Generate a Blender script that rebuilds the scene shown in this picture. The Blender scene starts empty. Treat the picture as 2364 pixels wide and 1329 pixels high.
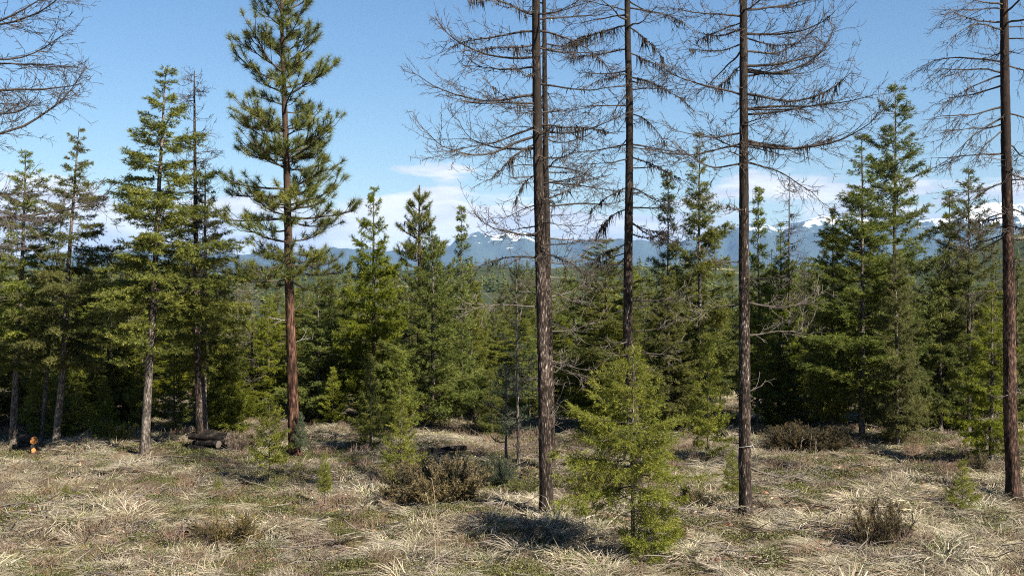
import bpy, math, random
import numpy as np
from math import radians, sin, cos, pi

# ------------------------------------------------------------------ camera, sky, sun, exposure
scene = bpy.context.scene
C = scene.collection
CAMH, FPX, CX, CY = 3.5, 2600.0, 1182.0, 664.5
cam_data = bpy.data.cameras.new('camera')
cam_data.sensor_width = 36.0
cam_data.lens = FPX / 2364.0 * 36.0
cam_data.clip_start = 0.1
cam_data.clip_end = 200000.0
cam = bpy.data.objects.new('camera', cam_data)
cam.location = (0, 0, CAMH)
cam.rotation_euler = (radians(90), 0, 0)
C.objects.link(cam)
scene.camera = cam

SUN_EL, SUN_AZ_BACK = 41.0, 43.0             # sun on the right, a little behind the camera
sd = np.array([cos(radians(SUN_EL)) * cos(radians(SUN_AZ_BACK)),
               -cos(radians(SUN_EL)) * sin(radians(SUN_AZ_BACK)), sin(radians(SUN_EL))])
sun_data = bpy.data.lights.new('sun', 'SUN')
sun_data.energy = 5.0
sun_data.angle = radians(0.5)
sun_data.color = (1.0, 0.93, 0.81)
sun = bpy.data.objects.new('sun', sun_data)
from mathutils import Vector
sun.rotation_euler = Vector(sd).to_track_quat('Z', 'Y').to_euler()
C.objects.link(sun)

world = bpy.data.worlds.new('World')
scene.world = world
world.use_nodes = True
world.cycles.sampling_method = 'MANUAL'
world.cycles.sample_map_resolution = 512
wn, wl = world.node_tree.nodes, world.node_tree.links
wn.clear()
w_out = wn.new('ShaderNodeOutputWorld')
w_bg = wn.new('ShaderNodeBackground')
w_bg.inputs['Strength'].default_value = 0.0395
sky = wn.new('ShaderNodeTexSky')
sky.sky_type = 'NISHITA'
sky.sun_disc = False
sky.sun_elevation = radians(SUN_EL)
sky.sun_rotation = math.atan2(sd[0], sd[1])
sky.altitude = 900
sky.air_density = 1.25
sky.dust_density = 0.15
sky.ozone_density = 3.5
# a band of broken cumulus low all round the horizon, laid out by direction
tc = wn.new('ShaderNodeTexCoord')
sep = wn.new('ShaderNodeSeparateXYZ')
wl.new(tc.outputs['Generated'], sep.inputs[0])
mp = wn.new('ShaderNodeMapping')
mp.inputs['Scale'].default_value = (7.0, 7.0, 30.0)
mp.inputs['Location'].default_value = (1.9, 8.2, 5.4)
wl.new(tc.outputs['Generated'], mp.inputs[0])
ns = wn.new('ShaderNodeTexNoise')
ns.inputs['Scale'].default_value = 1.0
ns.inputs['Detail'].default_value = 7.0
ns.inputs['Roughness'].default_value = 0.55
ns.inputs['Distortion'].default_value = 0.25
wl.new(mp.outputs[0], ns.inputs['Vector'])
band = wn.new('ShaderNodeMapRange')         # thins out with height above the horizon
band.inputs['From Min'].default_value = 0.0395
band.inputs['From Max'].default_value = 0.125
band.inputs['To Min'].default_value = 0.185
band.inputs['To Max'].default_value = -0.20
band.clamp = True
wl.new(sep.outputs['Z'], band.inputs['Value'])
addm = wn.new('ShaderNodeMath'); addm.operation = 'ADD'
wl.new(ns.outputs['Fac'], addm.inputs[0]); wl.new(band.outputs[0], addm.inputs[1])
crmp = wn.new('ShaderNodeValToRGB')
crmp.color_ramp.elements[0].position = 0.505
crmp.color_ramp.elements[1].position = 0.585
wl.new(addm.outputs[0], crmp.inputs[0])
ns2 = wn.new('ShaderNodeTexNoise')
ns2.inputs['Scale'].default_value = 2.2
ns2.inputs['Detail'].default_value = 5.0
wl.new(mp.outputs[0], ns2.inputs['Vector'])
ccol = wn.new('ShaderNodeValToRGB')         # sunlit white and grey-blue undersides
ccol.color_ramp.elements[0].position = 0.36
ccol.color_ramp.elements[0].color = (5.9, 6.2, 6.8, 1)
ccol.color_ramp.elements[1].position = 0.62
ccol.color_ramp.elements[1].color = (9.2, 9.2, 9.2, 1)
wl.new(ns2.outputs['Fac'], ccol.inputs[0])
wmix = wn.new('ShaderNodeMix'); wmix.data_type = 'RGBA'
wl.new(crmp.outputs['Color'], wmix.inputs[0])
hs = wn.new('ShaderNodeHueSaturation'); hs.inputs['Saturation'].default_value = 1.16; hs.inputs['Hue'].default_value = 0.503
wl.new(sky.outputs[0], hs.inputs['Color'])
wl.new(hs.outputs[0], wmix.inputs[6])
wl.new(ccol.outputs[0], wmix.inputs[7])
wl.new(wmix.outputs[2], w_bg.inputs['Color'])
wl.new(w_bg.outputs[0], w_out.inputs['Surface'])

scene.view_settings.view_transform = 'Standard'
scene.view_settings.look = 'None'
scene.view_settings.gamma = 1.0
scene.view_settings.use_curve_mapping = False
scene.view_settings.exposure = 1.62
scene.render.engine = 'CYCLES'
cy = scene.cycles
cy.max_bounces = 6
cy.diffuse_bounces = 4
cy.glossy_bounces = 2
cy.transmission_bounces = 3
cy.transparent_max_bounces = 8
cy.volume_bounces = 0
cy.use_denoising = False
cy.filter_width = 1.05
cy.use_adaptive_sampling = False

# ------------------------------------------------------------------ helpers
def hash2(i, j, seed):
    n = (i.astype(np.int64) * 374761393 + j.astype(np.int64) * 668265263 + seed * 1442695041) & 0x7fffffff
    n = (n ^ (n >> 13)) * 1274126177 & 0x7fffffff
    return ((n ^ (n >> 16)) & 0xffff) / 65535.0

def vnoise(x, y, seed=0):
    x = np.asarray(x, float); y = np.asarray(y, float)
    i, j = np.floor(x), np.floor(y)
    fx, fy = x - i, y - j
    fx = fx * fx * (3 - 2 * fx); fy = fy * fy * (3 - 2 * fy)
    a, b = hash2(i, j, seed), hash2(i + 1, j, seed)
    c, d = hash2(i, j + 1, seed), hash2(i + 1, j + 1, seed)
    return (a * (1 - fx) + b * fx) * (1 - fy) + (c * (1 - fx) + d * fx) * fy

def fbm(x, y, seed=0, o=4):
    s, a, t = 0, 1.0, 0
    for k in range(o):
        s = s + a * vnoise(np.asarray(x) * 2 ** k + 17.3 * k, np.asarray(y) * 2 ** k - 9.1 * k, seed + k)
        t += a; a *= 0.5
    return s / t

def nrm(v):
    return v / np.maximum(np.linalg.norm(v, axis=-1, keepdims=True), 1e-9)

def make_mesh(name, V, F, tint=None, mats=(), mi=None, smooth=False):
    V = np.ascontiguousarray(V, np.float32); F = np.ascontiguousarray(F, np.int32)
    me = bpy.data.meshes.new(name)
    me.vertices.add(len(V)); me.vertices.foreach_set('co', V.ravel())
    me.loops.add(F.size); me.loops.foreach_set('vertex_index', F.ravel())
    k = F.shape[1]
    me.polygons.add(len(F)); me.polygons.foreach_set('loop_start', np.arange(0, F.size, k, dtype=np.int32))
    if mi is not None:
        me.polygons.foreach_set('material_index', np.ascontiguousarray(mi, np.int32))
    if smooth:
        me.polygons.foreach_set('use_smooth', np.ones(len(F), bool))
    for m in mats: me.materials.append(m)
    if tint is not None:
        at_ = me.attributes.new('tint', 'FLOAT', 'POINT')
        at_.data.foreach_set('value', np.ascontiguousarray(tint, np.float32))
    me.update(calc_edges=True)
    return me

class Geo:
    """collects triangles with a tint per vertex and a material slot per face"""
    def __init__(s): s.V = []; s.F = []; s.T = []; s.M = []; s.n = 0
    def add(s, V, F, tint=0.5, m=0):
        V = np.asarray(V, float).reshape(-1, 3); F = np.asarray(F, int).reshape(-1, 3)
        s.V.append(V); s.F.append(F + s.n); s.n += len(V)
        s.T.append(np.broadcast_to(np.asarray(tint, float), (len(V),)))
        s.M.append(np.full(len(F), m))
    def mesh(s, name, mats, smooth=False):
        return make_mesh(name, np.concatenate(s.V), np.concatenate(s.F), np.concatenate(s.T), mats, np.concatenate(s.M), smooth)

def tubes(P, R, S):
    """N polylines of K points -> verts, tris"""
    P = np.asarray(P, float); R = np.asarray(R, float)
    N, K, _ = P.shape
    T = np.empty_like(P)
    T[:, 1:-1] = P[:, 2:] - P[:, :-2]; T[:, 0] = P[:, 1] - P[:, 0]; T[:, -1] = P[:, -1] - P[:, -2]
    T = nrm(T)
    ref = np.where(np.abs(T[:, :1, 2:3]) < 0.8, np.array([0, 0, 1.0]), np.array([1.0, 0, 0]))
    A = nrm(np.cross(T, np.broadcast_to(ref, T.shape))); B = np.cross(T, A)
    th = np.arange(S) * 2 * pi / S
    ring = A[:, :, None] * np.cos(th)[None, None, :, None] + B[:, :, None] * np.sin(th)[None, None, :, None]
    V = P[:, :, None] + ring * R[:, :, None, None]
    n = np.arange(N)[:, None, None] * K * S; k = np.arange(K - 1)[None, :, None] * S; j = np.arange(S)[None, None, :]
    a = n + k + j; b = n + k + (j + 1) % S
    F = np.stack([np.stack([a, b, b + S], -1), np.stack([a, b + S, a + S], -1)], -2).reshape(-1, 3)
    return V.reshape(-1, 3), F

def leaf_tris(B, D, L, W, rng):
    """thin pointed triangles: base B, direction D, length L, width W"""
    side = nrm(np.cross(D, rng.normal(size=D.shape))) * (np.asarray(W) / 2)[:, None]
    V = np.stack([B - side, B + side, B + D * np.asarray(L)[:, None]], 1).reshape(-1, 3)
    return V, np.arange(len(V)).reshape(-1, 3)

def link(name, me, parent=None, loc=(0, 0, 0), rot=(0, 0, 0), scale=(1, 1, 1)):
    o = bpy.data.objects.new(name, me); C.objects.link(o)
    o.parent = parent; o.location = loc; o.rotation_euler = rot; o.scale = scale
    return o

def tag(o, label=None, cat=None, group=None, kind=None):
    if label: o['label'] = label
    if cat: o['category'] = cat
    if group: o['group'] = group
    if kind: o['kind'] = kind
    return o

def thing(name, label, cat, loc, rot=(0, 0, 0), scale=(1, 1, 1), group=None):
    o = link(name, None, None, loc, rot, scale); o.empty_display_size = 0.2
    return tag(o, label, cat, group)

def gz(x, y):
    """height of the clearing and of the land beyond it"""
    x = np.asarray(x, float); y = np.asarray(y, float)
    near = (fbm(x * .35, y * .35, 5, 3) - .5) * .34 + (fbm(x * 1.25, y * 1.25, 9, 3) - .5) * .30
    near = near * np.clip((60 - y) / 25, 0, 1)
    d = np.clip(y - 37, 0, None)
    fall = -30 * (1 - np.exp(-d / 260)) - 0.02 * np.clip(d, 0, 30)
    az = x / np.maximum(y, 1)
    hill_h = 55 + 34 * (fbm(az * 5 + 3, az * 0 + .5, 21, 3) - .5) + 46 * np.clip((az - .30) / .17, 0, 1.6) ** 1.3 + 8 * np.clip(-az - .1, 0, 1)
    hill = hill_h * np.clip((y - 420) / 900, 0, 1) ** 1.2 * (1 - np.clip((y - 1500) / 4000, 0, 1) * 1.2)
    far = (fbm(x / 260, y / 260, 33, 4) - .5) * 26 * np.clip((y - 300) / 700, 0, 1) * (1 - np.clip((y - 4000) / 6000, 0, .8))
    far = np.where(y < 0, 0, far); hill = np.where(y < 0, 0, hill)
    return near + fall + hill + far

def at(px, by):
    Y = FPX * CAMH / (by - CY); X = (px - CX) / FPX * Y
    for _ in range(3):                                  # refine for the bumps
        Y = FPX * (CAMH - float(gz(X, Y))) / (by - CY); X = (px - CX) / FPX * Y
    return X, Y, float(gz(X, Y))

# ------------------------------------------------------------------ materials
def mat(name): 
    m = bpy.data.materials.new(name); m.use_nodes = True
    nt = m.node_tree; nt.nodes.clear()
    out = nt.nodes.new('ShaderNodeOutputMaterial')
    p = nt.nodes.new('ShaderNodeBsdfPrincipled')
    nt.links.new(p.outputs[0], out.inputs[0])
    p.inputs['Specular IOR Level'].default_value = 0.25
    p.inputs['Roughness'].default_value = 0.75
    return m, nt, p, out

def ramp(nt, src, stops):
    r = nt.nodes.new('ShaderNodeValToRGB')
    els = r.color_ramp.elements
    while len(els) < len(stops): els.new(0.5)
    for e, (pos, col) in zip(els, stops):
        e.position = pos; e.color = (*col, 1)
    nt.links.new(src, r.inputs[0])
    return r

def foliage(name, stops, hue=.03, sat=.25, val=.35, trans=.34, rough=.6):
    """needle and leaf colour from the shoot's own tint, shifted a little from plant to plant"""
    m, nt, p, out = mat(name)
    a = nt.nodes.new('ShaderNodeAttribute'); a.attribute_name = 'tint'
    r = ramp(nt, a.outputs['Fac'], stops)
    oi = nt.nodes.new('ShaderNodeObjectInfo')
    h = nt.nodes.new('ShaderNodeHueSaturation')
    for sock, amp, base, k in (('Hue', hue, .5, 1.0), ('Saturation', sat, 1.0, 7.3), ('Value', val, 1.0, 3.7)):
        f = nt.nodes.new('ShaderNodeMath'); f.operation = 'MULTIPLY'; f.inputs[1].default_value = k
        nt.links.new(oi.outputs['Random'], f.inputs[0])
        g = nt.nodes.new('ShaderNodeMath'); g.operation = 'FRACT'; nt.links.new(f.outputs[0], g.inputs[0])
        mr = nt.nodes.new('ShaderNodeMapRange'); nt.links.new(g.outputs[0], mr.inputs['Value'])
        mr.inputs['To Min'].default_value = base - amp / 2; mr.inputs['To Max'].default_value = base + amp / 2
        nt.links.new(mr.outputs[0], h.inputs[sock])
    nt.links.new(r.outputs[0], h.inputs['Color'])
    nt.links.new(h.outputs[0], p.inputs['Base Color'])
    p.inputs['Roughness'].default_value = rough
    if trans:
        t = nt.nodes.new('ShaderNodeBsdfTranslucent'); nt.links.new(h.outputs[0], t.inputs[0])
        mx = nt.nodes.new('ShaderNodeMixShader'); mx.inputs[0].default_value = trans
        nt.links.new(p.outputs[0], mx.inputs[1]); nt.links.new(t.outputs[0], mx.inputs[2])
        nt.links.new(mx.outputs[0], out.inputs[0])
    return m

def bark(name, stops, sx=26, sz=5, bump=.5, dist=.008, lichen=None):
    """vertical furrowed plates; tint mixes in a second, darker colour along the stem"""
    m, nt, p, out = mat(name)
    tcn = nt.nodes.new('ShaderNodeTexCoord')
    mpn = nt.nodes.new('ShaderNodeMapping'); mpn.inputs['Scale'].default_value = (sx, sx, sz)
    nt.links.new(tcn.outputs['Object'], mpn.inputs[0])
    n1 = nt.nodes.new('ShaderNodeTexNoise'); n1.inputs['Scale'].default_value = 1; n1.inputs['Detail'].default_value = 5
    n1.inputs['Distortion'].default_value = .6
    nt.links.new(mpn.outputs[0], n1.inputs['Vector'])
    v = nt.nodes.new('ShaderNodeTexVoronoi'); v.feature = 'DISTANCE_TO_EDGE'; v.inputs['Scale'].default_value = .8
    wv = nt.nodes.new('ShaderNodeMix'); wv.data_type = 'VECTOR'; wv.inputs[0].default_value = .35
    nt.links.new(mpn.outputs[0], wv.inputs[4]); nt.links.new(n1.outputs['Color'], wv.inputs[5])
    nt.links.new(wv.outputs[1], v.inputs['Vector'])
    mm = nt.nodes.new('ShaderNodeMath'); mm.operation = 'MULTIPLY_ADD'; mm.inputs[1].default_value = .55
    nt.links.new(v.outputs['Distance'], mm.inputs[0]); nt.links.new(n1.outputs['Fac'], mm.inputs[2])
    n3 = nt.nodes.new('ShaderNodeTexNoise'); n3.inputs['Scale'].default_value = 1; n3.inputs['Detail'].default_value = 2
    mp3 = nt.nodes.new('ShaderNodeMapping'); mp3.inputs['Scale'].default_value = (9, 9, 2.2)
    nt.links.new(tcn.outputs['Object'], mp3.inputs[0]); nt.links.new(mp3.outputs[0], n3.inputs['Vector'])
    mb = nt.nodes.new('ShaderNodeMath'); mb.operation = 'MULTIPLY_ADD'; mb.inputs[1].default_value = .55; 
    nt.links.new(n3.outputs['Fac'], mb.inputs[0])
    ms = nt.nodes.new('ShaderNodeMath'); ms.operation = 'SUBTRACT'; ms.inputs[1].default_value = .275
    nt.links.new(mm.outputs[0], ms.inputs[0]); nt.links.new(ms.outputs[0], mb.inputs[2])
    r = ramp(nt, mb.outputs[0], stops)
    col = r.outputs[0]
    if lichen:  # darker bark colour, mixed in where the tint is high
        a = nt.nodes.new('ShaderNodeAttribute'); a.attribute_name = 'tint'
        n2 = nt.nodes.new('ShaderNodeTexNoise'); n2.inputs['Scale'].default_value = 6; n2.inputs['Detail'].default_value = 4
        nt.links.new(tcn.outputs['Object'], n2.inputs['Vector'])
        ad = nt.nodes.new('ShaderNodeMath'); ad.operation = 'ADD'
        nt.links.new(a.outputs['Fac'], ad.inputs[0]); nt.links.new(n2.outputs['Fac'], ad.inputs[1])
        lr = ramp(nt, ad.outputs[0], [(.70, (0, 0, 0)), (1.0, (.9, .9, .9))])
        mx = nt.nodes.new('ShaderNodeMix'); mx.data_type = 'RGBA'
        nt.links.new(lr.outputs[0], mx.inputs[0]); nt.links.new(col, mx.inputs[6]); mx.inputs[7].default_value = (*lichen, 1)
        col = mx.outputs[2]
    nt.links.new(col, p.inputs['Base Color'])
    b = nt.nodes.new('ShaderNodeBump'); b.inputs['Strength'].default_value = bump; b.inputs['Distance'].default_value = dist
    nt.links.new(mm.outputs[0], b.inputs['Height']); nt.links.new(b.outputs[0], p.inputs['Normal'])
    p.inputs['Roughness'].default_value = .9; p.inputs['Specular IOR Level'].default_value = .1
    return m

M = {}
M['fir'] = foliage('fir_needles', [(0, (.043, .056, .012)), (.5, (.120, .138, .024)), (1, (.245, .230, .040))], hue=.03, sat=.3, val=.4)
M['young'] = foliage('young_fir_needles', [(0, (.065, .088, .015)), (.5, (.160, .178, .026)), (1, (.29, .27, .05))], hue=.014, sat=.15, val=.25)
M['bright'] = foliage('bright_fir_needles', [(0, (.062, .080, .013)), (.5, (.165, .178, .022)), (1, (.30, .275, .045))], hue=0, sat=0, val=0)
M['blue'] = foliage('grey_green_needles', [(0, (.040, .065, .035)), (.5, (.085, .115, .060)), (1, (.15, .17, .085))], hue=.02, sat=.2, val=.2)
M['pine'] = foliage('pine_needles', [(0, (.040, .054, .014)), (.5, (.112, .126, .028)), (1, (.235, .225, .05))], hue=.01, sat=.1, val=.1)
M['juniper'] = foliage('juniper_needles', [(0, (.040, .036, .014)), (.45, (.105, .080, .028)), (1, (.23, .165, .055))], hue=.02, sat=.25, val=.3, trans=.1)
M['darkjuniper'] = foliage('shaded_juniper_needles', [(0, (.016, .016, .008)), (.5, (.045, .038, .016)), (1, (.11, .075, .03))], trans=.08)  # darker juniper: the thicket's shade is put into the needle colour
M['dead'] = foliage('dead_needles', [(0, (.09, .065, .05)), (1, (.18, .125, .095))], trans=.05)
M['straw'] = foliage('dry_grass', [(0, (.095, .074, .048)), (.3, (.215, .176, .120)), (.72, (.375, .325, .230)), (1, (.55, .50, .38))], hue=.02, sat=.3, val=.35, trans=.25)
M['greengrass'] = foliage('green_grass', [(0, (.07, .09, .025)), (1, (.20, .22, .07))], trans=.2)
M['bearberry'] = foliage('bearberry_leaves', [(0, (.07, .032, .018)), (.22, (.055, .055, .016)), (.6, (.086, .090, .028)), (1, (.18, .165, .065))], hue=.03, sat=.3, val=.3, trans=.12, rough=.45)
M['weed'] = foliage('dry_stems', [(0, (.08, .048, .034)), (.6, (.18, .125, .085)), (1, (.32, .26, .18))], trans=.05)
M['twig'] = foliage('twig_bark', [(0, (.030, .024, .020)), (1, (.090, .072, .060))], hue=0, sat=.1, val=.15, trans=0, rough=.85)
M['greytwig'] = foliage('dead_twig_bark', [(0, (.065, .052, .043)), (1, (.17, .145, .122))], hue=0, sat=.1, val=.15, trans=0, rough=.85)
M['lichen'] = foliage('black_tree_lichen', [(0, (.012, .010, .008)), (1, (.045, .034, .026))], hue=0, sat=.1, val=.1, trans=.05, rough=.9)
M['flake'] = foliage('bark_flakes', [(0, (.06, .028, .018)), (.7, (.20, .095, .055)), (1, (.42, .32, .22))], trans=0)
M['larch'] = bark('larch_bark', [(.46, (.010, .008, .006)), (.59, (.032, .022, .017)), (.73, (.080, .060, .048)), (.86, (.30, .25, .21))], sx=62, sz=15, lichen=(.022, .017, .014))
M['redlarch'] = bark('red_larch_bark', [(.44, (.011, .008, .006)), (.59, (.038, .022, .016)), (.84, (.155, .092, .065))], sx=56, sz=13, lichen=(.022, .016, .013))
M['pinebark'] = bark('ponderosa_bark', [(.45, (.013, .008, .006)), (.60, (.052, .026, .017)), (.86, (.19, .10, .062))], sx=34, sz=7, bump=.7, dist=.014, lichen=(.050, .034, .025))
M['firbark'] = bark('fir_bark', [(.40, (.022, .018, .015)), (.58, (.085, .069, .056)), (.80, (.22, .19, .16))], sx=44, sz=13)
M['palebark'] = bark('pale_bark', [(.35, (.09, .078, .064)), (.6, (.21, .185, .155)), (.85, (.38, .35, .31))], sx=40, sz=14, bump=.3)
M['charred'] = bark('charred_bark', [(.38, (.006, .005, .0045)), (.65, (.016, .013, .011)), (.90, (.05, .04, .033))], sx=22, sz=4)

# freshly sawn end grain with rings
m, nt, p, out = mat('cut_wood')
tcn = nt.nodes.new('ShaderNodeTexCoord'); wv = nt.nodes.new('ShaderNodeTexWave')
wv.wave_type = 'RINGS'; wv.rings_direction = 'Z'; wv.inputs['Scale'].default_value = 14; wv.inputs['Distortion'].default_value = 1.5
nt.links.new(tcn.outputs['Object'], wv.inputs['Vector'])
r = ramp(nt, wv.outputs['Fac'], [(0, (.36, .125, .032)), (1, (.52, .23, .075))]); nt.links.new(r.outputs[0], p.inputs['Base Color'])
M['cut'] = m
m, nt, p, out = mat('weathered_cut_wood')
n1 = nt.nodes.new('ShaderNodeTexNoise'); n1.inputs['Scale'].default_value = 30
r = ramp(nt, n1.outputs['Fac'], [(.3, (.045, .036, .028)), (.7, (.15, .125, .10))]); nt.links.new(r.outputs[0], p.inputs['Base Color'])
M['oldcut'] = m

# the ground: litter, moss and soil in the clearing, forest and tan meadow far off
m, nt, p, out = mat('forest_ground')
geo = nt.nodes.new('ShaderNodeNewGeometry')
def gnoise(scale, detail=5, rough=.6):
    n = nt.nodes.new('ShaderNodeTexNoise'); n.inputs['Scale'].default_value = scale
    n.inputs['Detail'].default_value = detail; n.inputs['Roughness'].default_value = rough
    nt.links.new(geo.outputs['Position'], n.inputs['Vector']); return n
g1, g2, g3 = gnoise(.45, 4), gnoise(14, 6, .7), gnoise(.011, 5)
mixf = nt.nodes.new('ShaderNodeMath'); mixf.operation = 'MULTIPLY_ADD'; mixf.inputs[1].default_value = .55
nt.links.new(g1.outputs['Fac'], mixf.inputs[0])
sc_ = nt.nodes.new('ShaderNodeMath'); sc_.operation = 'MULTIPLY'; sc_.inputs[1].default_value = .5
nt.links.new(g2.outputs['Fac'], sc_.inputs[0]); nt.links.new(sc_.outputs[0], mixf.inputs[2])
near_r = ramp(nt, mixf.outputs[0], [(.36, (.030, .021, .015)), (.48, (.085, .058, .038)), (.58, (.16, .12, .078)), (.72, (.28, .23, .15))])
far_r = ramp(nt, g3.outputs['Fac'], [(.50, (.032, .040, .020)), (.62, (.055, .058, .03)), (.70, (.26, .22, .14))])
sp = nt.nodes.new('ShaderNodeSeparateXYZ'); nt.links.new(geo.outputs['Position'], sp.inputs[0])
mrn = nt.nodes.new('ShaderNodeMapRange'); mrn.inputs['From Min'].default_value = 55; mrn.inputs['From Max'].default_value = 140
nt.links.new(sp.outputs['Y'], mrn.inputs['Value'])
gm = nt.nodes.new('ShaderNodeMix'); gm.data_type = 'RGBA'
nt.links.new(mrn.outputs[0], gm.inputs[0]); nt.links.new(near_r.outputs[0], gm.inputs[6]); nt.links.new(far_r.outputs[0], gm.inputs[7])
nt.links.new(gm.outputs[2], p.inputs['Base Color']); p.inputs['Roughness'].default_value = .95; p.inputs['Specular IOR Level'].default_value = .05
gb = nt.nodes.new('ShaderNodeBump'); gb.inputs['Strength'].default_value = .8; gb.inputs['Distance'].default_value = .03
nt.links.new(g2.outputs['Fac'], gb.inputs['Height']); nt.links.new(gb.outputs[0], p.inputs['Normal'])
M['ground'] = m

# mountains: dark forest below, snow above, broken by gullies and ridges
m, nt, p, out = mat('mountain_forest_and_snow')
geo = nt.nodes.new('ShaderNodeNewGeometry')
n1 = nt.nodes.new('ShaderNodeTexNoise'); n1.inputs['Scale'].default_value = .0026; n1.inputs['Detail'].default_value = 9; n1.inputs['Roughness'].default_value = .68
nt.links.new(geo.outputs['Position'], n1.inputs['Vector'])
a = nt.nodes.new('ShaderNodeAttribute'); a.attribute_name = 'tint'
n1m = nt.nodes.new('ShaderNodeMath'); n1m.operation = 'MULTIPLY_ADD'; n1m.inputs[1].default_value = 1.6; n1m.inputs[2].default_value = -.32; nt.links.new(n1.outputs['Fac'], n1m.inputs[0])
ad = nt.nodes.new('ShaderNodeMath'); ad.operation = 'ADD'; nt.links.new(a.outputs['Fac'], ad.inputs[0]); nt.links.new(n1m.outputs[0], ad.inputs[1])
r = ramp(nt, ad.outputs[0], [(.0, (.020, .034, .030)), (.92, (.034, .05, .045)), (1.0, (.80, .82, .86))])
r.color_ramp.elements[1].position = .90
nt.links.new(r.outputs[0], p.inputs['Base Color']); p.inputs['Roughness'].default_value = .95
M['mountain'] = m

# ------------------------------------------------------------------ the setting
ys = np.concatenate([np.linspace(-40, 10, 14), np.linspace(10.4, 40, 150), np.geomspace(40.5, 34000, 150)])
us = np.concatenate([np.linspace(-3, -.62, 14), np.linspace(-.6, .6, 150), np.linspace(.62, 3, 14)])
YY, UU = np.meshgrid(ys, us, indexing='ij')
XX = UU * (np.maximum(YY, 0) + 16)
ZZ = gz(XX, YY)
V = np.stack([XX, YY, ZZ], -1).reshape(-1, 3)
ny, nu = YY.shape
idx = np.arange(ny * nu).reshape(ny, nu)
F = np.stack([idx[:-1, :-1], idx[:-1, 1:], idx[1:, 1:], idx[1:, :-1]], -1).reshape(-1, 4)
ground = link('ground', make_mesh('ground', V, F, None, [M['ground']], smooth=True))
tag(ground, 'dry clearing floor running down to forested hills', None, kind='structure')

# mountain range, 15 to 24 km off
prof_px = [-1400, -600, 0, 300, 560, 700, 800, 930, 1040, 1090, 1160, 1230, 1290, 1340, 1400, 1480, 1560, 1640, 1700, 1770, 1800, 1850, 1900, 1960, 2060, 2130, 2180, 2240, 2290, 2364, 2600, 3200, 4200]
prof_up = [90, 120, 80, 86, 76, 84, 92, 90, 104, 128, 122, 126, 112, 106, 112, 108, 100, 122, 138, 150, 140, 150, 166, 160, 150, 160, 166, 180, 192, 190, 170, 150, 130]
NU, NV = 520, 90
uu = np.linspace(-1400, 4200, NU); vv = np.linspace(0, 1, NV)
U2, V2 = np.meshgrid(uu, vv, indexing='ij')
dist = 13500 + 9000 * V2
up = np.interp(uu, prof_px, prof_up)[:, None]
ridge_at = .62 + .10 * (fbm(U2 / 260, V2 * 0, 41, 3) - .5)
shape = np.where(V2 < ridge_at, (V2 / ridge_at) ** 1.25, 1 - .6 * (V2 - ridge_at) / (1 - ridge_at))
wu = U2 + 60 * (fbm(U2 / 140, V2 * 2, 61, 3) - .5); spur = 1 - np.abs(fbm(wu / 110 + V2 * .7, V2 * 2.4, 51, 6) * 2 - 1) * 1.9
fine = fbm(U2 / 22, V2 * 9, 57, 4) - .5
RD = 13500 + 9000 * .62
Hm = up / FPX * RD
Zm = CAMH - 120 + (Hm + 120) * shape * (1 + (.42 * (spur - .6)) * (1 - shape ** 6 * .8)) + fine * 120 * shape
Xm = (U2 - CX) / FPX * dist
snow = (Zm - 690) / 1000 + .16 * (spur - .5) * 0 - .10 * np.clip(fine * 3, -1, 1) + .30 * np.clip((1500 - np.abs(U2 - 1160) * 7) / 1500, 0, 1)
Vm = np.stack([Xm, dist, Zm], -1).reshape(-1, 3)
idx = np.arange(NU * NV).reshape(NU, NV)
Fm = np.stack([idx[:-1, :-1], idx[1:, :-1], idx[1:, 1:], idx[:-1, 1:]], -1).reshape(-1, 4)
mt = link('mountains', make_mesh('mountains', Vm, Fm, np.clip(snow.reshape(-1), -.2, .7), [M['mountain']]))
tag(mt, 'snow topped blue mountain range on the skyline', None, kind='structure')

# far-off wood on the valley sides, one mass
rng = np.random.default_rng(3)
def rough_tree(seed):
    r_ = np.random.default_rng(seed); g = Geo(); n = 44
    z = np.sort(r_.uniform(.06, .97, n)); az = r_.uniform(0, 2 * pi, n)
    L = .21 * (1.02 - z) ** .8 * r_.uniform(.65, 1.2, n) + .015
    d = np.stack([np.cos(az), np.sin(az), r_.uniform(-.35, .1, n)], -1)
    b = np.stack([0 * z, 0 * z, z + .03], -1)
    t = np.stack([-np.sin(az), np.cos(az), 0 * az], -1) * (L * .55)[:, None]
    dw = np.array([0, 0, -.05])
    Vv = np.stack([b, b + d * L[:, None] * .8 + t + dw * .3, b + d * L[:, None] + dw, b + d * L[:, None] * .8 - t + dw * .3], 1)
    g.add(Vv, np.concatenate([np.array([[0, 1, 2], [0, 2, 3]]) + 4 * k for k in range(n)]), np.repeat(r_.uniform(.1, .8, n), 4))
    g.add([[-.012, 0, 0], [.012, 0, 0], [0, 0, 1.04]], [[0, 1, 2]], .2)
    return np.concatenate(g.V), np.concatenate(g.F), np.concatenate(g.T)
rt = [rough_tree(k) for k in range(6)]
g = Geo()
N = 3400
yy = 300 * (2700 / 300) ** rng.uniform(0, 1, N)
aa = rng.uniform(-.56, .56, N)
xx = aa * yy
keep = ~((fbm(xx * .011 * 1, yy * .011, 71, 3) > .62) & (yy > 700))
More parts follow.
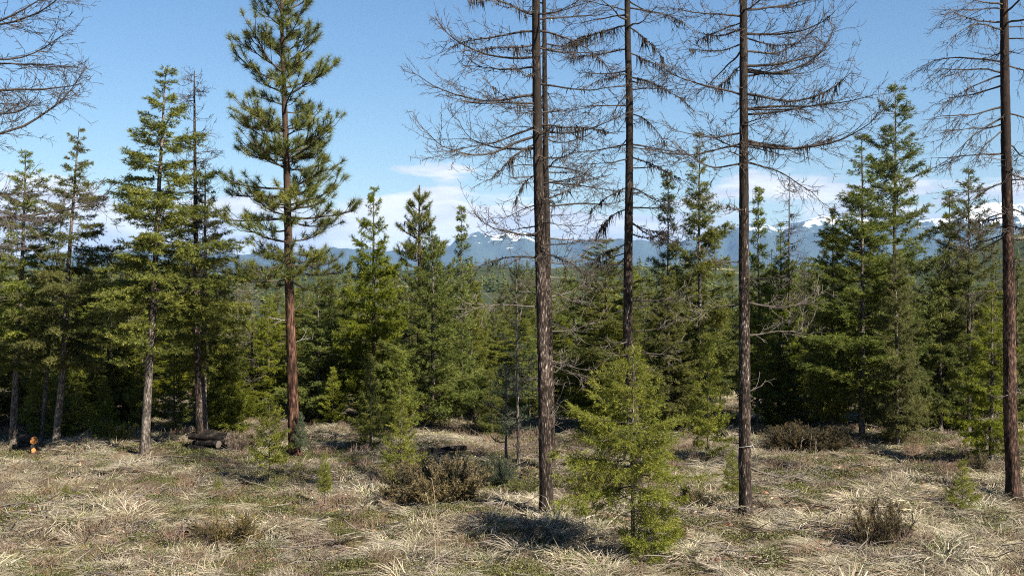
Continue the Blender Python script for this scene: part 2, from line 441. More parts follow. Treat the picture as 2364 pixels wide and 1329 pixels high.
for x, y in zip(xx[keep], yy[keep]):
    v, f, t = rt[rng.integers(6)]
    h = rng.uniform(8, 17) * (0.75 if y < 180 else 1)
    c, s_ = cos(rng.uniform(0, 6.28)), sin(rng.uniform(0, 6.28))
    q = nrm(np.array([c, s_])); w = rng.uniform(.85, 1.25)
    g.add(np.stack([(v[:, 0] * q[0] - v[:, 1] * q[1]) * h * w + x, (v[:, 0] * q[1] + v[:, 1] * q[0]) * h * w + y, v[:, 2] * h + float(gz(x, y)) - .3], -1), f, np.clip(t + rng.uniform(-.25, .25), 0, 1))
o = link('distant_forest', g.mesh('distant_forest', [M['fir']]))
tag(o, 'far off conifer forest covering the valley and hills', 'forest', kind='stuff')

# ------------------------------------------------------------------ plant builders
def bend(start, az, L, e0, e1, K, rng=None, wob=0, azc=0):
    """polyline leaving start, its elevation running from e0 to e1 degrees"""
    s = np.linspace(0, 1, K)
    e = np.radians(e0 + (e1 - e0) * s ** 1.3)
    a = az + azc * s
    if rng is not None and wob:
        e = e + np.cumsum(rng.normal(0, wob, K)) * .6; a = a + np.cumsum(rng.normal(0, wob, K))
    d = np.stack([np.cos(e) * np.cos(a), np.cos(e) * np.sin(a), np.sin(e)], -1) * (L / (K - 1))
    return np.asarray(start) + np.concatenate([np.zeros((1, 3)), np.cumsum(d[:-1], 0)])

def sample(P, s):
    K = len(P); t = np.clip(s, 0, .9999) * (K - 1); i = t.astype(int); f = (t - i)[:, None]
    return P[i] * (1 - f) + P[i + 1] * f, nrm(P[i + 1] - P[i])

def trunk_path(H, lean, K, rng, wig=.02):
    """lean: x offset of points along the stem as list of (frac, dx)"""
    z = np.linspace(0, 1, K)
    dx = np.interp(z, [a for a, b in lean], [b for a, b in lean]) if lean else 0 * z
    w = np.cumsum(rng.normal(0, wig, (K, 2)), 0) * (H / K)
    w -= w[0]
    return np.stack([dx + w[:, 0], w[:, 1], z * H], -1)

def stem_mesh(name, P, r0, r1, S, mats, rng, rough=0.0, stem_tint=None, flare=.25, K2=None, seed=1):
    """trunk with a root flare and a lumpy, plated surface"""
    H = P[-1, 2]
    if K2:
        z = np.linspace(0, 1, K2); src = np.linspace(0, 1, len(P))
        P = np.stack([np.interp(z, src, P[:, i]) for i in range(3)], -1)
    K = len(P); z = np.linspace(0, 1, K)
    R = r1 + (r0 - r1) * (1 - z) ** .78
    R = R * (1 + flare * np.exp(-P[:, 2] / .16))
    P = P.copy(); P[0, 2] -= .12
    V, F = tubes(P[None], R[None], S)
    if rough:
        V = V.reshape(K, S, 3); th = np.arange(S) / S
        zz = P[:, 2][:, None]
        # periodic noise around the stem, stretched along it
        nx = np.cos(th * 2 * pi)[None] * r0 * 16; nyv = np.sin(th * 2 * pi)[None] * r0 * 16
        d = fbm(nx * 1.5 + 40, nyv * 1.5 + 40 + zz * 7., seed, 3)
        d = np.abs(d - .5) * 2
        plate = fbm(nx * 3 + 90, nyv * 3 + zz * 12, seed + 9, 2) - .5
        fl = 1 + .22 * np.exp(-zz / .2) * np.cos(th[None] * 2 * pi * 5 + seed)
        off = (1 - rough * .9 + rough * 1.6 * d + rough * .9 * plate) * fl
        V = P[:, None] + (V - P[:, None]) * off[..., None]
        V = V.reshape(-1, 3)
    tint = np.repeat(np.interp(z * H, *stem_tint) if stem_tint is not None else 0 * z, S)
    return make_mesh(name, V, F, tint, mats, smooth=not rough)

FIRS = {}
def fir(key, seed, H, R, cb, nwh, bpw, p=.85, e_top=40, e_bot=-8, gap=.08, need=.055, nw=.011, dens=1.0, k=5, rt=None,
        foot=.25, clump=.35, stem='firbark', lean=None, leaf='fir', up=22, flat=1.0, tip=1.0, messy=.55):
    rng = np.random.default_rng(seed)
    TP = trunk_path(H, lean, 14, rng, .015)
    r0 = rt if rt else .006 + H * .0135
    g = Geo(); wood = Geo()
    z0 = cb * H
    ts = (np.arange(nwh) + .5) / nwh
    ts = 1 - (1 - ts) ** .92
    for t in ts:
        z = z0 + (H - z0) * t
        nb = max(3, int(round(bpw * rng.uniform(.7, 1.2))))
        a0 = rng.uniform(0, 2 * pi)
        for b in range(nb):
            if rng.uniform() < gap and t < .9: continue
            tj = np.clip(t + rng.normal(0, .4 / nwh), 0, .985); zb = z0 + (H - z0) * tj
            az = a0 + 2 * pi * b / nb + rng.normal(0, .25)
            prof = (1 - tj) ** p * min(1, (tj + foot * .5) / foot)
            cl = 1 + clump * (float(vnoise(cos(az) * 1.6 + 9 + key.__hash__() * 0, sin(az) * 1.6 + zb * 1.2 / max(R, .5), seed)) - .5) * 2
            L = max(.07 * R + .04, R * prof * rng.uniform(.72, 1.14) * cl)
            e = e_bot + (e_top - e_bot) * tj ** 1.2 + rng.normal(0, 6)
            P = bend([np.interp(zb, TP[:, 2], TP[:, 0]), np.interp(zb, TP[:, 2], TP[:, 1]), zb], az, L, e, e + up, 6, rng, .05)
            br = .004 + L * .0095
            wood.add(*tubes(P[None], np.linspace(br, .0022, 6)[None], 3), .4)
            n2 = max(3, int(L / .075 * dens))
            s = np.repeat(rng.uniform(.12, 1, n2) ** .85, 2)
            sg = np.tile([1., -1.], n2)
            B, T = sample(P, s)
            side = nrm(np.cross(T, [0, 0, 1.])) * sg[:, None]
            l2 = np.clip((.10 + .42 * (1 - s)) * L, .05, .60) * rng.uniform(.55, 1.2, len(s))
            D2 = nrm(T * rng.uniform(.5, 1.0, (len(s), 1)) + side * rng.uniform(.45, 1.0, (len(s), 1)) * flat + np.array([0, 0, -.22]) + rng.normal(0, .30, (len(s), 3)))
            ni = np.maximum(2, (l2 / .048 * dens)).astype(int)
            ii = np.repeat(np.arange(len(s)), ni)
            u = rng.uniform(.05, 1, len(ii))
            SB = B[ii] + D2[ii] * (l2[ii] * u)[:, None] + np.array([0, 0, -.10]) * (l2[ii] * u * u)[:, None]
            SD = nrm(D2[ii] + rng.normal(0, messy, (len(ii), 3)))
            # shoots along the outer part of the branch itself
            mshoot = max(3, int(L / .05 * dens)); s3 = rng.uniform(.25, 1, mshoot); B3, T3 = sample(P, s3)
            SB = np.concatenate([SB, B3]); SD = np.concatenate([SD, nrm(T3 + rng.normal(0, .5, T3.shape))])
            ti = np.clip(rng.normal(.46, .16, len(SB)) + .22 * (rng.uniform(size=len(SB)) < .12) + rng.normal(0, .08), 0, 1)
            q = np.repeat(np.arange(len(SB)), k)
            ND = nrm(SD[q] * .75 + rng.normal(0, min(.55, messy * 1.2), (len(q), 3)))
            NB = SB[q] + SD[q] * (rng.uniform(0, .06, len(q)) * tip)[:, None]
            ln = need * rng.uniform(.7, 1.3, len(q))
            V, F = leaf_tris(NB, ND, ln, nw * rng.uniform(.8, 1.3, len(q)), rng)
            g.add(V, F, np.repeat(np.clip(ti[q] + rng.normal(0, .06, len(q)), 0, 1), 3))
    # leader
    V, F = leaf_tris(np.repeat(TP[-1:], 24, 0) + np.array([0, 0, -1.]) * rng.uniform(-.02, .22, (24, 1)) * min(1, H / 4), nrm(rng.normal(0, .5, (24, 3)) + [0, 0, .9]), np.full(24, need), np.full(24, nw), rng)
    g.add(V, F, .5)
    crown = g.mesh(key + '_needles', [M[leaf]])
    limbs = wood.mesh(key + '_branches', [M['twig']])
    trunk = stem_mesh(key + '_trunk', TP, r0, .006, 10, [M[stem]], rng, 0)
    FIRS[key] = dict(H=H, R=R, crown=crown, limbs=limbs, trunk=trunk)
    return len(g.F) and sum(len(f) for f in g.F)

def put_fir(name, label, px, by, ty, hw, key, rot=0, tilt=0, group=None, cat='tree', leaf=None, dx=0):
    """px, by: the foot in the photograph; ty its tip; hw its half width in pixels at the widest"""
    a = FIRS[key]; X, Y, Z = at(px, by); s = FPX / Y
    h = (by - ty) / s
    sz = h / a['H']; sx = hw / s / a['R'] * {'spire_fir': 1.38, 'open_spire_fir': 1.42, 'tall_open_fir': 1.22, 'tall_ragged_fir': 1.25, 'slim_fir': 1.25, 'dense_fir': 1.1, 'dense_dark_fir': 1.1}.get(key, 1)
    o = thing(name, label, cat, (X, Y, Z - .02), (0, math.atan2(dx / s, h), 0), (1, 1, 1), group)
    for nm in ('trunk', 'crown', 'limbs'):
        c = link({'limbs': 'branches'}.get(nm, nm), a[nm], o, (0, 0, 0), (0, 0, rot), (sx, sx, sz))
        if nm != 'trunk': tag(c, kind='stuff')
        if nm == 'trunk': 
            ts = min(sx, sz) ** .6; c.scale = (ts, ts, sz)
            pass
        if nm == 'crown' and leaf:
            c.material_slots[0].link = 'OBJECT'; c.material_slots[0].material = M[leaf]
    return o

# larches without needles
def larch_branch(g, rng, P, r0, twig=1.0, hang=.3, size=1.0, gm=0):
    """one limb with its twigs and spurs; returns nothing, adds to g"""
    L = np.linalg.norm(np.diff(P, axis=0), axis=1).sum()
    g.add(*tubes(P[None], (np.linspace(1, .22, len(P)) ** 1.1 * r0 * rng.uniform(.9, 1.15, len(P)))[None], 5), np.clip(rng.normal(.25, .1), 0, 1), gm)
    n = max(4, int(L / .066 * twig))
    s = rng.uniform(.10, 1, n); B, T = sample(P, s)
    tl = np.clip((.20 + .42 * np.sin(np.clip(s, 0, 1) * pi * .82 + .2)) * rng.uniform(.45, 1.25, n) * size * min(1.2, .45 + L * .45), .05, .8)
    side = nrm(np.cross(T, [0, 0, 1.]))
    D = nrm(T * rng.uniform(.35, 1., (n, 1)) + side * (rng.choice([-1, 1], n) * rng.uniform(.25, .9, n))[:, None] + np.array([0, 0, 1.]) * rng.normal(.05, .45, (n, 1)) * (1 - hang) + np.array([0, 0, -1.]) * hang * rng.uniform(.3, 1.1, (n, 1)))
    K = 5
    curl = rng.normal(.32, .38, n) * (1 - 1.6 * hang)
    pts = [B]; d = D
    for kk in range(K - 1):
        pts.append(pts[-1] + d * (tl / (K - 1))[:, None])
        d = nrm(d + np.array([0, 0, 1.]) * (curl * .55)[:, None] + rng.normal(0, .19, (n, 3)))
    TW = np.stack(pts, 1)
    tr = .0042 * size ** .5
    g.add(*tubes(TW, np.linspace(1, .5, K)[None] * tr * rng.uniform(.8, 1.2, (n, 1)), 3), np.repeat(np.clip(rng.normal(.5, .2, n), 0, 1), K * 3), gm)
    # spurs and side twigs
    m = np.maximum(1, (tl / .062 * twig)).astype(int); ii = np.repeat(np.arange(n), m)
    u = rng.uniform(.15, 1, len(ii)) * (K - 1.001); i0 = u.astype(int); f = (u - i0)[:, None]
    SB = TW[ii, i0] * (1 - f) + TW[ii, i0 + 1] * f
    SD = nrm(nrm(TW[ii, i0 + 1] - TW[ii, i0]) * .8 + rng.normal(0, .55, (len(ii), 3)) + np.array([0, 0, .12 - .55 * hang]))
    sl = rng.uniform(.03, .17, len(ii)) * size
    E1 = SB + SD * (sl * .55)[:, None]; E2 = E1 + nrm(SD + rng.normal(0, .3, SD.shape)) * (sl * .45)[:, None]
    ST = np.stack([SB, E1, E2], 1)
    g.add(*tubes(ST, np.array([[1, .9, .6]]) * .0031 * rng.uniform(.8, 1.3, (len(ii), 1)), 3), np.repeat(np.clip(rng.normal(.6, .2, len(ii)), 0, 1), 9), gm)

def lichen_mesh(rng, P, n, ln):
    s = rng.uniform(.05, .92, n) ** .9; B, T = sample(P, s)
    cl = np.clip(vnoise(s * 7 + rng.uniform(0, 50), s * 0, 3) * 1.8 - .25, .1, 1.4)
    B = B + rng.normal(0, .012, B.shape)
    D = nrm(np.array([0, 0, -1.]) + rng.normal(0, .22, (n, 3)))
    V, F = leaf_tris(B + np.array([0, 0, .012]), D, ln * cl * rng.uniform(.4, 1.2, n), .017 * rng.uniform(.6, 1.5, n), rng)
    g = Geo(); g.add(V, F, np.repeat(rng.uniform(0, 1, n), 3))
    return g.mesh('lichen', [M['lichen']])

def larch(label, px, by, H, r0, lean, spec, auto, seed, barkm='larch', stem_tint=((0, .45, 1.0, 3.2, 5.2, 20), (.42, .34, -.2, -.02, .50, .6)), group=None, cat='tree',
          hang=.25, autoL=1.1, twig=1.0, dead_z=3.6, autoz=(3.2, 8.6), above=True, K2=260, name='larch_tree', cone=False):
    rng = np.random.default_rng(seed)
    X, Y, Z = at(px, by); s = FPX / Y
    o = thing(name, label, cat, (X, Y, Z - .02), group=group)
    TP = trunk_path(H, [(f, d / s) for f, d in lean], 24, rng, .006)
    link('trunk', stem_mesh('larch_trunk', TP, r0, min(.03, r0 * .12), 30, [M[barkm]], rng, .09, stem_tint, .38, K2, seed), o)
    rad = lambda z: .03 + (r0 - .03) * (1 - z / H) ** .85
    def limb(z, az, L, e0, e1, lk, hg, tw, azc=0, r=None):
        zz = np.clip(z, .1, H - .05)
        st = np.array([np.interp(zz, TP[:, 2], TP[:, 0]), np.interp(zz, TP[:, 2], TP[:, 1]), zz]) + np.array([cos(az), sin(az), 0]) * rad(zz) * .75
        P = bend(st, az, L * rng.uniform(.88, 1.1), e0, e1, 12, rng, .13, azc)
        g = Geo()
        larch_branch(g, rng, P, r or (.005 + .0095 * L), tw, hg)
        dead = z < dead_z
        b = link('branch', g.mesh('larch_branch', [M['greytwig' if dead else 'twig']]), o)
        if lk: tag(link('lichen', lichen_mesh(rng, P, int(80 * lk * L), .06 + .15 * min(lk, 1.6)), b), kind='stuff')
    for row in spec:
        y, az, L, e0, e1 = row[:5]; lk = row[5] if len(row) > 5 else 0; hg = row[6] if len(row) > 6 else hang
        limb((by - y) / s, radians(az), L, e0, e1, lk, hg, twig, rng.normal(0, .25), row[7] if len(row) > 7 else None)
    for i in range(auto):
        z = rng.uniform(*autoz); az = rng.uniform(0, 2 * pi)
        low = z < dead_z
        limb(z, az, autoL * rng.uniform(.55, 1.15) * (.8 if low else 1) * (1.7 * max(.04, 1.03 - z / H) ** .75 if cone else 1), rng.uniform(-22, 4), rng.uniform(-15, 38), 0.8 if rng.uniform() < .28 and not low else 0, hang * rng.uniform(.4, 1.4), twig * (.8 if low else 1), rng.normal(0, .3))
    for i in range(14 if r0 > .09 else 6):              # broken stubs
        limb(rng.uniform(.6, min(7.5, H * .8)), rng.uniform(0, 2 * pi), rng.uniform(.06, .28), rng.uniform(-35, 30), rng.uniform(-40, 40), 0, .1, .12, 0, rng.uniform(.007, .013))
    if above:                                           # the crown above the frame, more open
        for z in np.arange(autoz[1], H - .2, .42):
            for k_ in range(2):
                limb(z + rng.uniform(0, .4), rng.uniform(0, 2 * pi), autoL * 1.1 * (1 - (z - autoz[1]) / (H - autoz[1])) ** .7 + .2, rng.uniform(-10, 15), rng.uniform(0, 40), 0, hang, twig * .5)
    return o

def pine(label, px, by, H, r0, lean, seed, crown0, prof, nb, tuft=62, need=.17, barkm='pinebark', extra=(), name='ponderosa_pine', leaf='pine', sparse=1.0, nwid=.0085, K2=240):
    rng = np.random.default_rng(seed)
    X, Y, Z = at(px, by); s = FPX / Y
    o = thing(name, label, 'tree', (X, Y, Z - .02))
    TP = trunk_path(H, [(f, d / s) for f, d in lean], 20, rng, .008)
    link('trunk', stem_mesh('pine_trunk', TP, r0, .012, 28, [M[barkm]], rng, .10, ((0, 2.4, 4.6, 20), (-.2, .1, .50, .6)), .3, K2, seed), o)
    zs = np.sort(rng.uniform(crown0, H - .1, nb)); az0 = 0
    for i, z in enumerate(zs):
        az0 += 2.4 + rng.normal(0, .35)
        L = np.interp(z, *prof) * rng.uniform(.52, 1.12)
        t = (z - crown0) / (H - crown0)
        e0 = -14 + 52 * t + rng.normal(0, 7)
        st = [np.interp(z, TP[:, 2], TP[:, 0]), np.interp(z, TP[:, 2], TP[:, 1]), z]
        P = bend(st, az0, L, e0, e0 + 28, 8, rng, .09)
        g = Geo()
        g.add(*tubes(P[None], (np.linspace(1, .35, 8) * (.008 + .015 * L))[None], 5), .35, 0)
        n = max(3, int((3 + L * 10) * sparse))
        sp_ = np.sort(rng.uniform(.28, .97, n)) ; sp_[-1] = 1
        B, T = sample(P, sp_)
        side = nrm(np.cross(T, [0, 0, 1.])) * np.where(np.arange(n) % 2, 1, -1)[:, None]
        l2 = rng.uniform(.12, .60, n) * np.clip(L, .4, 1.1); l2[-1] = .06
        D = nrm(T * .9 + side * rng.uniform(.3, 1.0, (n, 1)) + np.array([0, 0, 1.]) * rng.uniform(-.25, .5, (n, 1)))
        M1 = B + D * (l2 * .5)[:, None]; D2 = nrm(D + np.array([0, 0, .55])); M2 = M1 + D2 * (l2 * .5)[:, None]
        g.add(*tubes(np.stack([B, M1, M2], 1), np.array([[.009, .0075, .006]]) * np.ones((n, 1)), 3), .35, 0)
        ti = np.clip(rng.normal(.5, .16, n), 0, 1)
        q = np.repeat(np.arange(n), tuft)
        ax = nrm(D2[q] + [0, 0, .15])
        ND = nrm(ax * rng.uniform(.1, .9, (len(q), 1)) + rng.normal(0, .62, (len(q), 3)))
        NB = M2[q] - D2[q] * rng.uniform(-.03, .10, (len(q), 1))
        V, F = leaf_tris(NB, ND, need * rng.uniform(.6, 1.1, len(q)), nwid * rng.uniform(.8, 1.4, len(q)), rng)
        g.add(V, F, np.repeat(np.clip(ti[q] + rng.normal(0, .07, len(q)), 0, 1), 3), 1)
        link('branch', g.mesh('pine_branch', [M['twig'], M[leaf]]), o)
    for (y, az, L, e0, e1) in extra:                    # bare dead stubs
        z = (by - y) / s; g = Geo()
        P = bend([np.interp(z, TP[:, 2], TP[:, 0]), np.interp(z, TP[:, 2], TP[:, 1]), z], radians(az), L, e0, e1, 7, rng, .12)
        larch_branch(g, rng, P, .012, .25, .2)
        link('dead_branch', g.mesh('dead_branch', [M['palebark']]), o)
    return o

def shrub(key, seed, R, H, ns, leaf='juniper', dense=1.0, need=.035, nw=.009, spread=1.0):
    """many-stemmed juniper: arching stems, brushy shoots"""
    rng = np.random.default_rng(seed); g = Geo(); w = Geo()
    for i in range(ns):
        az = rng.uniform(0, 2 * pi); rr = rng.uniform(0, .35) * R
        out_ = rng.uniform(.15, 1) ** .7
        L = (H * .9 + R * .35 * out_) * rng.uniform(.6, 1.1)
        e0 = 75 - 62 * out_ * spread + rng.normal(0, 8)
        P = bend([cos(az) * rr, sin(az) * rr, -.03], az + rng.normal(0, .4), L, e0, e0 + 30 * out_, 7, rng, .08)
        w.add(*tubes(P[None], np.linspace(.011, .003, 7)[None], 4), .3)
        n2 = int(L / .035 * dense); s = rng.uniform(.22, 1, n2); B, T = sample(P, s)
        D = nrm(T * .8 + rng.normal(0, .5, (n2, 3)) + [0, 0, .3]); l2 = rng.uniform(.06, .20, n2) * (1.15 - .5 * s)
        w.add(*tubes(np.stack([B, B + D * l2[:, None]], 1), np.full((n2, 2), .0022), 3), .4)
        m = np.maximum(2, (l2 / .022)).astype(int); ii = np.repeat(np.arange(n2), m)
        u = rng.uniform(.1, 1.05, len(ii))
        ti = np.clip(rng.normal(.4, .2) + rng.normal(0, .15, n2) + .2 * (s - .5), 0, 1)
        q = np.repeat(np.arange(len(ii)), 3)
        NB = (B[ii] + D[ii] * (l2[ii] * u)[:, None])[q]
        ND = nrm(D[ii][q] * .8 + rng.normal(0, .5, (len(q), 3)))
        V, F = leaf_tris(NB, ND, need * rng.uniform(.7, 1.3, len(q)), nw * rng.uniform(.8, 1.3, len(q)), rng)
        g.add(V, F, np.repeat(np.clip(ti[ii][q] + rng.normal(0, .06, len(q)), 0, 1), 3))
    FIRS[key] = dict(H=H, R=R, crown=g.mesh(key + '_sprays', [M[leaf]]), limbs=w.mesh(key + '_stems', [M['twig']]))

def put_shrub(name, label, px, by, ty, hw, key, rot=0, group=None, leaf=None, dy=0):
    a = FIRS[key]; X, Y, Z = at(px, by); s = FPX / Y
    sz = (by - ty) / s / a['H']; sx = hw / s / a['R']
    o = thing(name, label, 'shrub', (X, Y + dy, float(gz(X, Y + dy)) - .02), group=group)
    for nm, pn in (('crown', 'foliage'), ('limbs', 'stems')):
        c = tag(link(pn, a[nm], o, (0, 0, 0), (0, 0, rot), (sx, sx, sz)), kind='stuff')
        if nm == 'crown' and leaf:
            c.material_slots[0].link = 'OBJECT'; c.material_slots[0].material = M[leaf]
    return o

# ------------------------------------------------------------------ fir kinds
tot = {}
tot['a1'] = fir('tall_open_fir', 11, 9.0, 1.35, .275, 31, 5, p=.66, e_top=26, e_bot=-20, gap=.14, dens=1.5, k=7, need=.058, nw=.0108, clump=.6, foot=.42, rt=.105)
tot['a2'] = fir('tall_ragged_fir', 12, 9.0, 1.35, .27, 29, 5, p=.62, e_top=24, e_bot=-22, gap=.24, dens=1.5, k=7, need=.058, nw=.0108, clump=.75, foot=.38, rt=.10)
tot['b1'] = fir('dense_fir', 13, 6.0, 1.25, .07, 25, 6, p=.66, e_top=38, e_bot=-10, gap=.05, dens=1.5, k=7, need=.058, nw=.0108, clump=.4, rt=.065)
tot['b2'] = fir('dense_dark_fir', 14, 6.0, 1.25, .10, 23, 6, p=.62, e_top=35, e_bot=-14, gap=.08, dens=1.5, k=7, need=.058, nw=.0108, clump=.5, rt=.07)
tot['c1'] = fir('spire_fir', 15, 8.0, 1.15, .10, 28, 5, p=.66, e_top=36, e_bot=-2, gap=.10, dens=1.6, k=7, need=.058, nw=.0105, clump=.55, rt=.07)
tot['c2'] = fir('open_spire_fir', 16, 8.0, 1.15, .12, 25, 5, p=.66, e_top=38, e_bot=4, gap=.15, dens=1.6, k=7, need=.058, nw=.0105, clump=.65, rt=.07)
tot['d1'] = fir('slim_fir', 17, 5.0, .55, .08, 28, 5, p=.62, e_top=42, e_bot=0, gap=.08, dens=1.7, k=6, need=.055, nw=.011, clump=.45, rt=.035)
tot['e1'] = fir('young_fir', 18, 2.6, .75, .03, 16, 6, p=.75, e_top=45, e_bot=2, gap=.03, dens=1.9, k=6, need=.045, nw=.0095, clump=.35, leaf='young', rt=.03)
tot['e2'] = fir('young_slim_fir', 19, 2.6, .60, .10, 15, 6, p=.75, e_top=48, e_bot=5, gap=.06, dens=1.9, k=6, need=.045, nw=.0095, clump=.4, leaf='young', rt=.03)
tot['f1'] = fir('sapling_fir', 20, 1.6, .50, .26, 10, 6, p=.7, e_top=45, e_bot=10, gap=.05, dens=2.2, k=7, need=.030, nw=.0065, clump=.35, leaf='bright', messy=.36, foot=.3, rt=.013, stem='firbark')
tot['f2'] = fir('open_sapling_fir', 22, 1.3, .42, .08, 10, 6, p=.8, e_top=42, e_bot=8, gap=.04, dens=2.2, k=7, need=.028, nw=.0062, clump=.3, leaf='bright', messy=.36, rt=.012, stem='firbark')
shrub('juniper_a', 31, 1.0, .62, 190, dense=2.0, need=.04, nw=.010)
shrub('juniper_b', 32, .45, .38, 60, dense=2.0, need=.03, nw=.008)
shrub('yellow_bush', 33, .3, .32, 22, leaf='young', dense=1.2, need=.03, nw=.007)

T = lambda *a, **k: put_fir('fir_tree', *a, **k)
# left group
T('tall fir with bare grey lower stem at the far left edge, behind bare branches', 28, 1037, 345, 108, 'tall_open_fir', .4, dx=30)
T('tall leaning fir with grey stem just right of the sawn log stack', 128, 1036, 292, 102, 'tall_ragged_fir', 1.0, dx=56)
T('tall dark ragged fir leaning over the clearing, left of the charred log pile', 332, 1056, 152, 158, 'tall_open_fir', 1.4, dx=44)
T('fir with drooping limbs right behind the thin bare topped larch', 472, 1012, 372, 88, 'tall_ragged_fir', 4.1, dx=0)
T('bushy young fir behind the charred log pile', 532, 1004, 738, 74, 'young_fir', .3, leaf='fir')
T('small bright fir between the leaning fir and the thick dark fir', 182, 1008, 880, 42, 'young_fir', 1.2)
T('small rounded fir growing low in the left thicket, beside a bearded bush', 243, 1016, 872, 50, 'young_fir', 2.3, leaf='fir')
T('young fir at the thicket edge, behind the thick dark fir stem', 402, 1004, 800, 58, 'young_slim_fir', 3.0, leaf='fir')
T('mid height fir in the left thicket, seen between two leaning stems', 70, 985, 700, 80, 'dense_fir', 3.9)
T('mid height fir in the left thicket, above the small rounded fir', 250, 975, 640, 85, 'dense_dark_fir', 5.0)
T('fir at the very left edge of the photo, low and dense', -30, 990, 640, 90, 'dense_fir', 5.6)
# centre
T('broad dense dark fir with pointed top, right of the tall pine', 862, 985, 436, 100, 'dense_dark_fir', .7)
T('dense fir with a short bare stem foot, in the middle of the stand', 1000, 998, 525, 108, 'dense_fir', 1.9)
T('slender sparse fir with a spindly top left of the paired larches', 1064, 975, 478, 46, 'slim_fir', 2.2)
T('fir filling the gap between the slender fir and the paired larches', 1090, 965, 610, 70, 'dense_fir', 2.9)
T('dark fir just right behind the pine stem', 735, 975, 640, 85, 'dense_dark_fir', 3.4)
T('dark fir left behind the pine stem', 620, 970, 690, 70, 'dense_fir', 4.6)
T('yellowish young fir right of the pine stem', 768, 988, 846, 48, 'young_fir', 5.2)
T('young fir with a dark bare foot standing before the broad dense fir', 855, 1036, 808, 54, 'young_slim_fir', 1.1, leaf='fir')
T('bushy green fir at the clearing edge left of the pale young pine', 1135, 1006, 858, 48, 'young_fir', 4.0, leaf='fir')
# right of the larches
T('pointed fir with upswept tiered limbs between the second and third tall larch', 1618, 992, 306, 84, 'spire_fir', 1.0)
T('narrow fir top just left of the pointed tiered fir', 1545, 985, 398, 58, 'slim_fir', .2)
T('sparse fir with loose limbs left of the second tall larch', 1400, 1000, 540, 120, 'open_spire_fir', 2.0)
T('dense dark fir behind the bright foreground sapling, left half', 1390, 1010, 660, 95, 'dense_dark_fir', 1.4)
T('dense fir behind the bright foreground sapling, right half', 1545, 1000, 640, 95, 'dense_fir', 2.4)
T('young fir with pale stem left of the third tall larch', 1634, 1066, 770, 74, 'young_slim_fir', .9)
T('narrow pale fir just right of the third tall larch', 1748, 985, 428, 48, 'slim_fir', 3.3)
T('small fir beside the thin far larch', 1800, 975, 515, 56, 'spire_fir', 4.4)
T('bright low fir behind the shaded juniper thicket', 1795, 985, 800, 62, 'young_fir', .2)
T('dark fir at the left end of the right hand stand', 1920, 1000, 478, 76, 'dense_fir', .5)
T('tall open fir with tiered limbs, left of the tallest right hand fir', 1990, 1012, 322, 118, 'spire_fir', 3.1)
T('tallest fir of the right hand stand with a long spire', 2066, 1000, 186, 110, 'open_spire_fir', 4.0)
T('bright green fir with pale stem in front of the tallest fir', 2072, 1016, 560, 84, 'dense_fir', 3.3)
T('dense fir with pale stem right of the bright green fir', 2170, 1008, 590, 80, 'dense_dark_fir', 2.2)
T('open fir with a spiky top left of the rightmost larch', 2236, 998, 378, 76, 'open_spire_fir', 5.2)
T('narrow fir behind the open spiky fir', 2192, 985, 440, 56, 'slim_fir', 1.3)
T('fir with dark foot standing nearest the rightmost larch', 2290, 1062, 640, 72, 'dense_dark_fir', 4.5)
T('fir half hidden behind the rightmost larch', 2345, 1000, 600, 76, 'dense_fir', 5.5)
# saplings in the clearing
S = lambda *a, **k: put_fir('fir_sapling', *a, cat='sapling', **k)
S('pale green sapling with a thin crooked stem in front of the pine', 622, 1124, 918, 60, 'sapling_fir', .4)
S('little grey green sapling touching the right of the pine foot', 694, 1062, 950, 24, 'sapling_fir', 2.0, leaf='blue')
S('open tiered sapling rising out of the big juniper', 925, 1120, 926, 62, 'open_sapling_fir', 1.0)
S('spindly waist high sapling left of the big juniper', 750, 1166, 1040, 27, 'sapling_fir', 3.0)
S('bright bushy sapling left of the rightmost larch foot', 2222, 1192, 1066, 52, 'open_sapling_fir', 2.2)
S('thin shaded sapling left against the third larch foot', 1692, 1170, 1040, 34, 'sapling_fir', 4.0, leaf='fir')
S('tiny fir seedling in the grass at the left', 152, 1162, 1118, 26, 'open_sapling_fir', .3)
S('tiny fir seedling below the charred log pile', 504, 1142, 1100, 18, 'open_sapling_fir', 1.3)
S('low seedling sprawling at the feet of the paired larches', 1345, 1192, 1160, 40, 'open_sapling_fir', 2.3)
S('low green seedling right of the pine foot', 690, 1092, 1058, 24, 'open_sapling_fir', 3.3)
put_shrub('small_bush', 'yellow green bush left of the paired larch foot', 1204, 1142, 1078, 34, 'yellow_bush')

# the bright foreground sapling with a bare waist and a bushy skirt
fir('foreground_fir', 41, 2.75, 1.04, .33, 16, 6, p=.80, e_top=40, e_bot=-12, gap=.14, dens=1.8, k=8, need=.034, nw=.0056, clump=.65, leaf='bright', messy=.34, foot=.28, rt=.03, stem='firbark', up=14)
fir('fir_skirt', 42, .62, .56, .02, 6, 7, p=.5, e_top=35, e_bot=2, gap=.03, dens=2.2, k=6, need=.032, nw=.0068, clump=.3, leaf='bright', messy=.34, foot=.1, rt=.02)
X, Y, Z = at(1462, 1304)
o = thing('fir_sapling', 'bright bushy foreground fir with bare waist and low green skirt', 'sapling', (X, Y, Z))
for nm in ('trunk', 'crown', 'limbs'):
    link({'limbs': 'branches'}.get(nm, nm), FIRS['foreground_fir'][nm], o)
link('skirt', FIRS['fir_skirt']['crown'], o, (.26, -.05, .03), (0, 0, .5), (1.05, 1.05, 1.25))
g = Geo(); rng = np.random.default_rng(8)
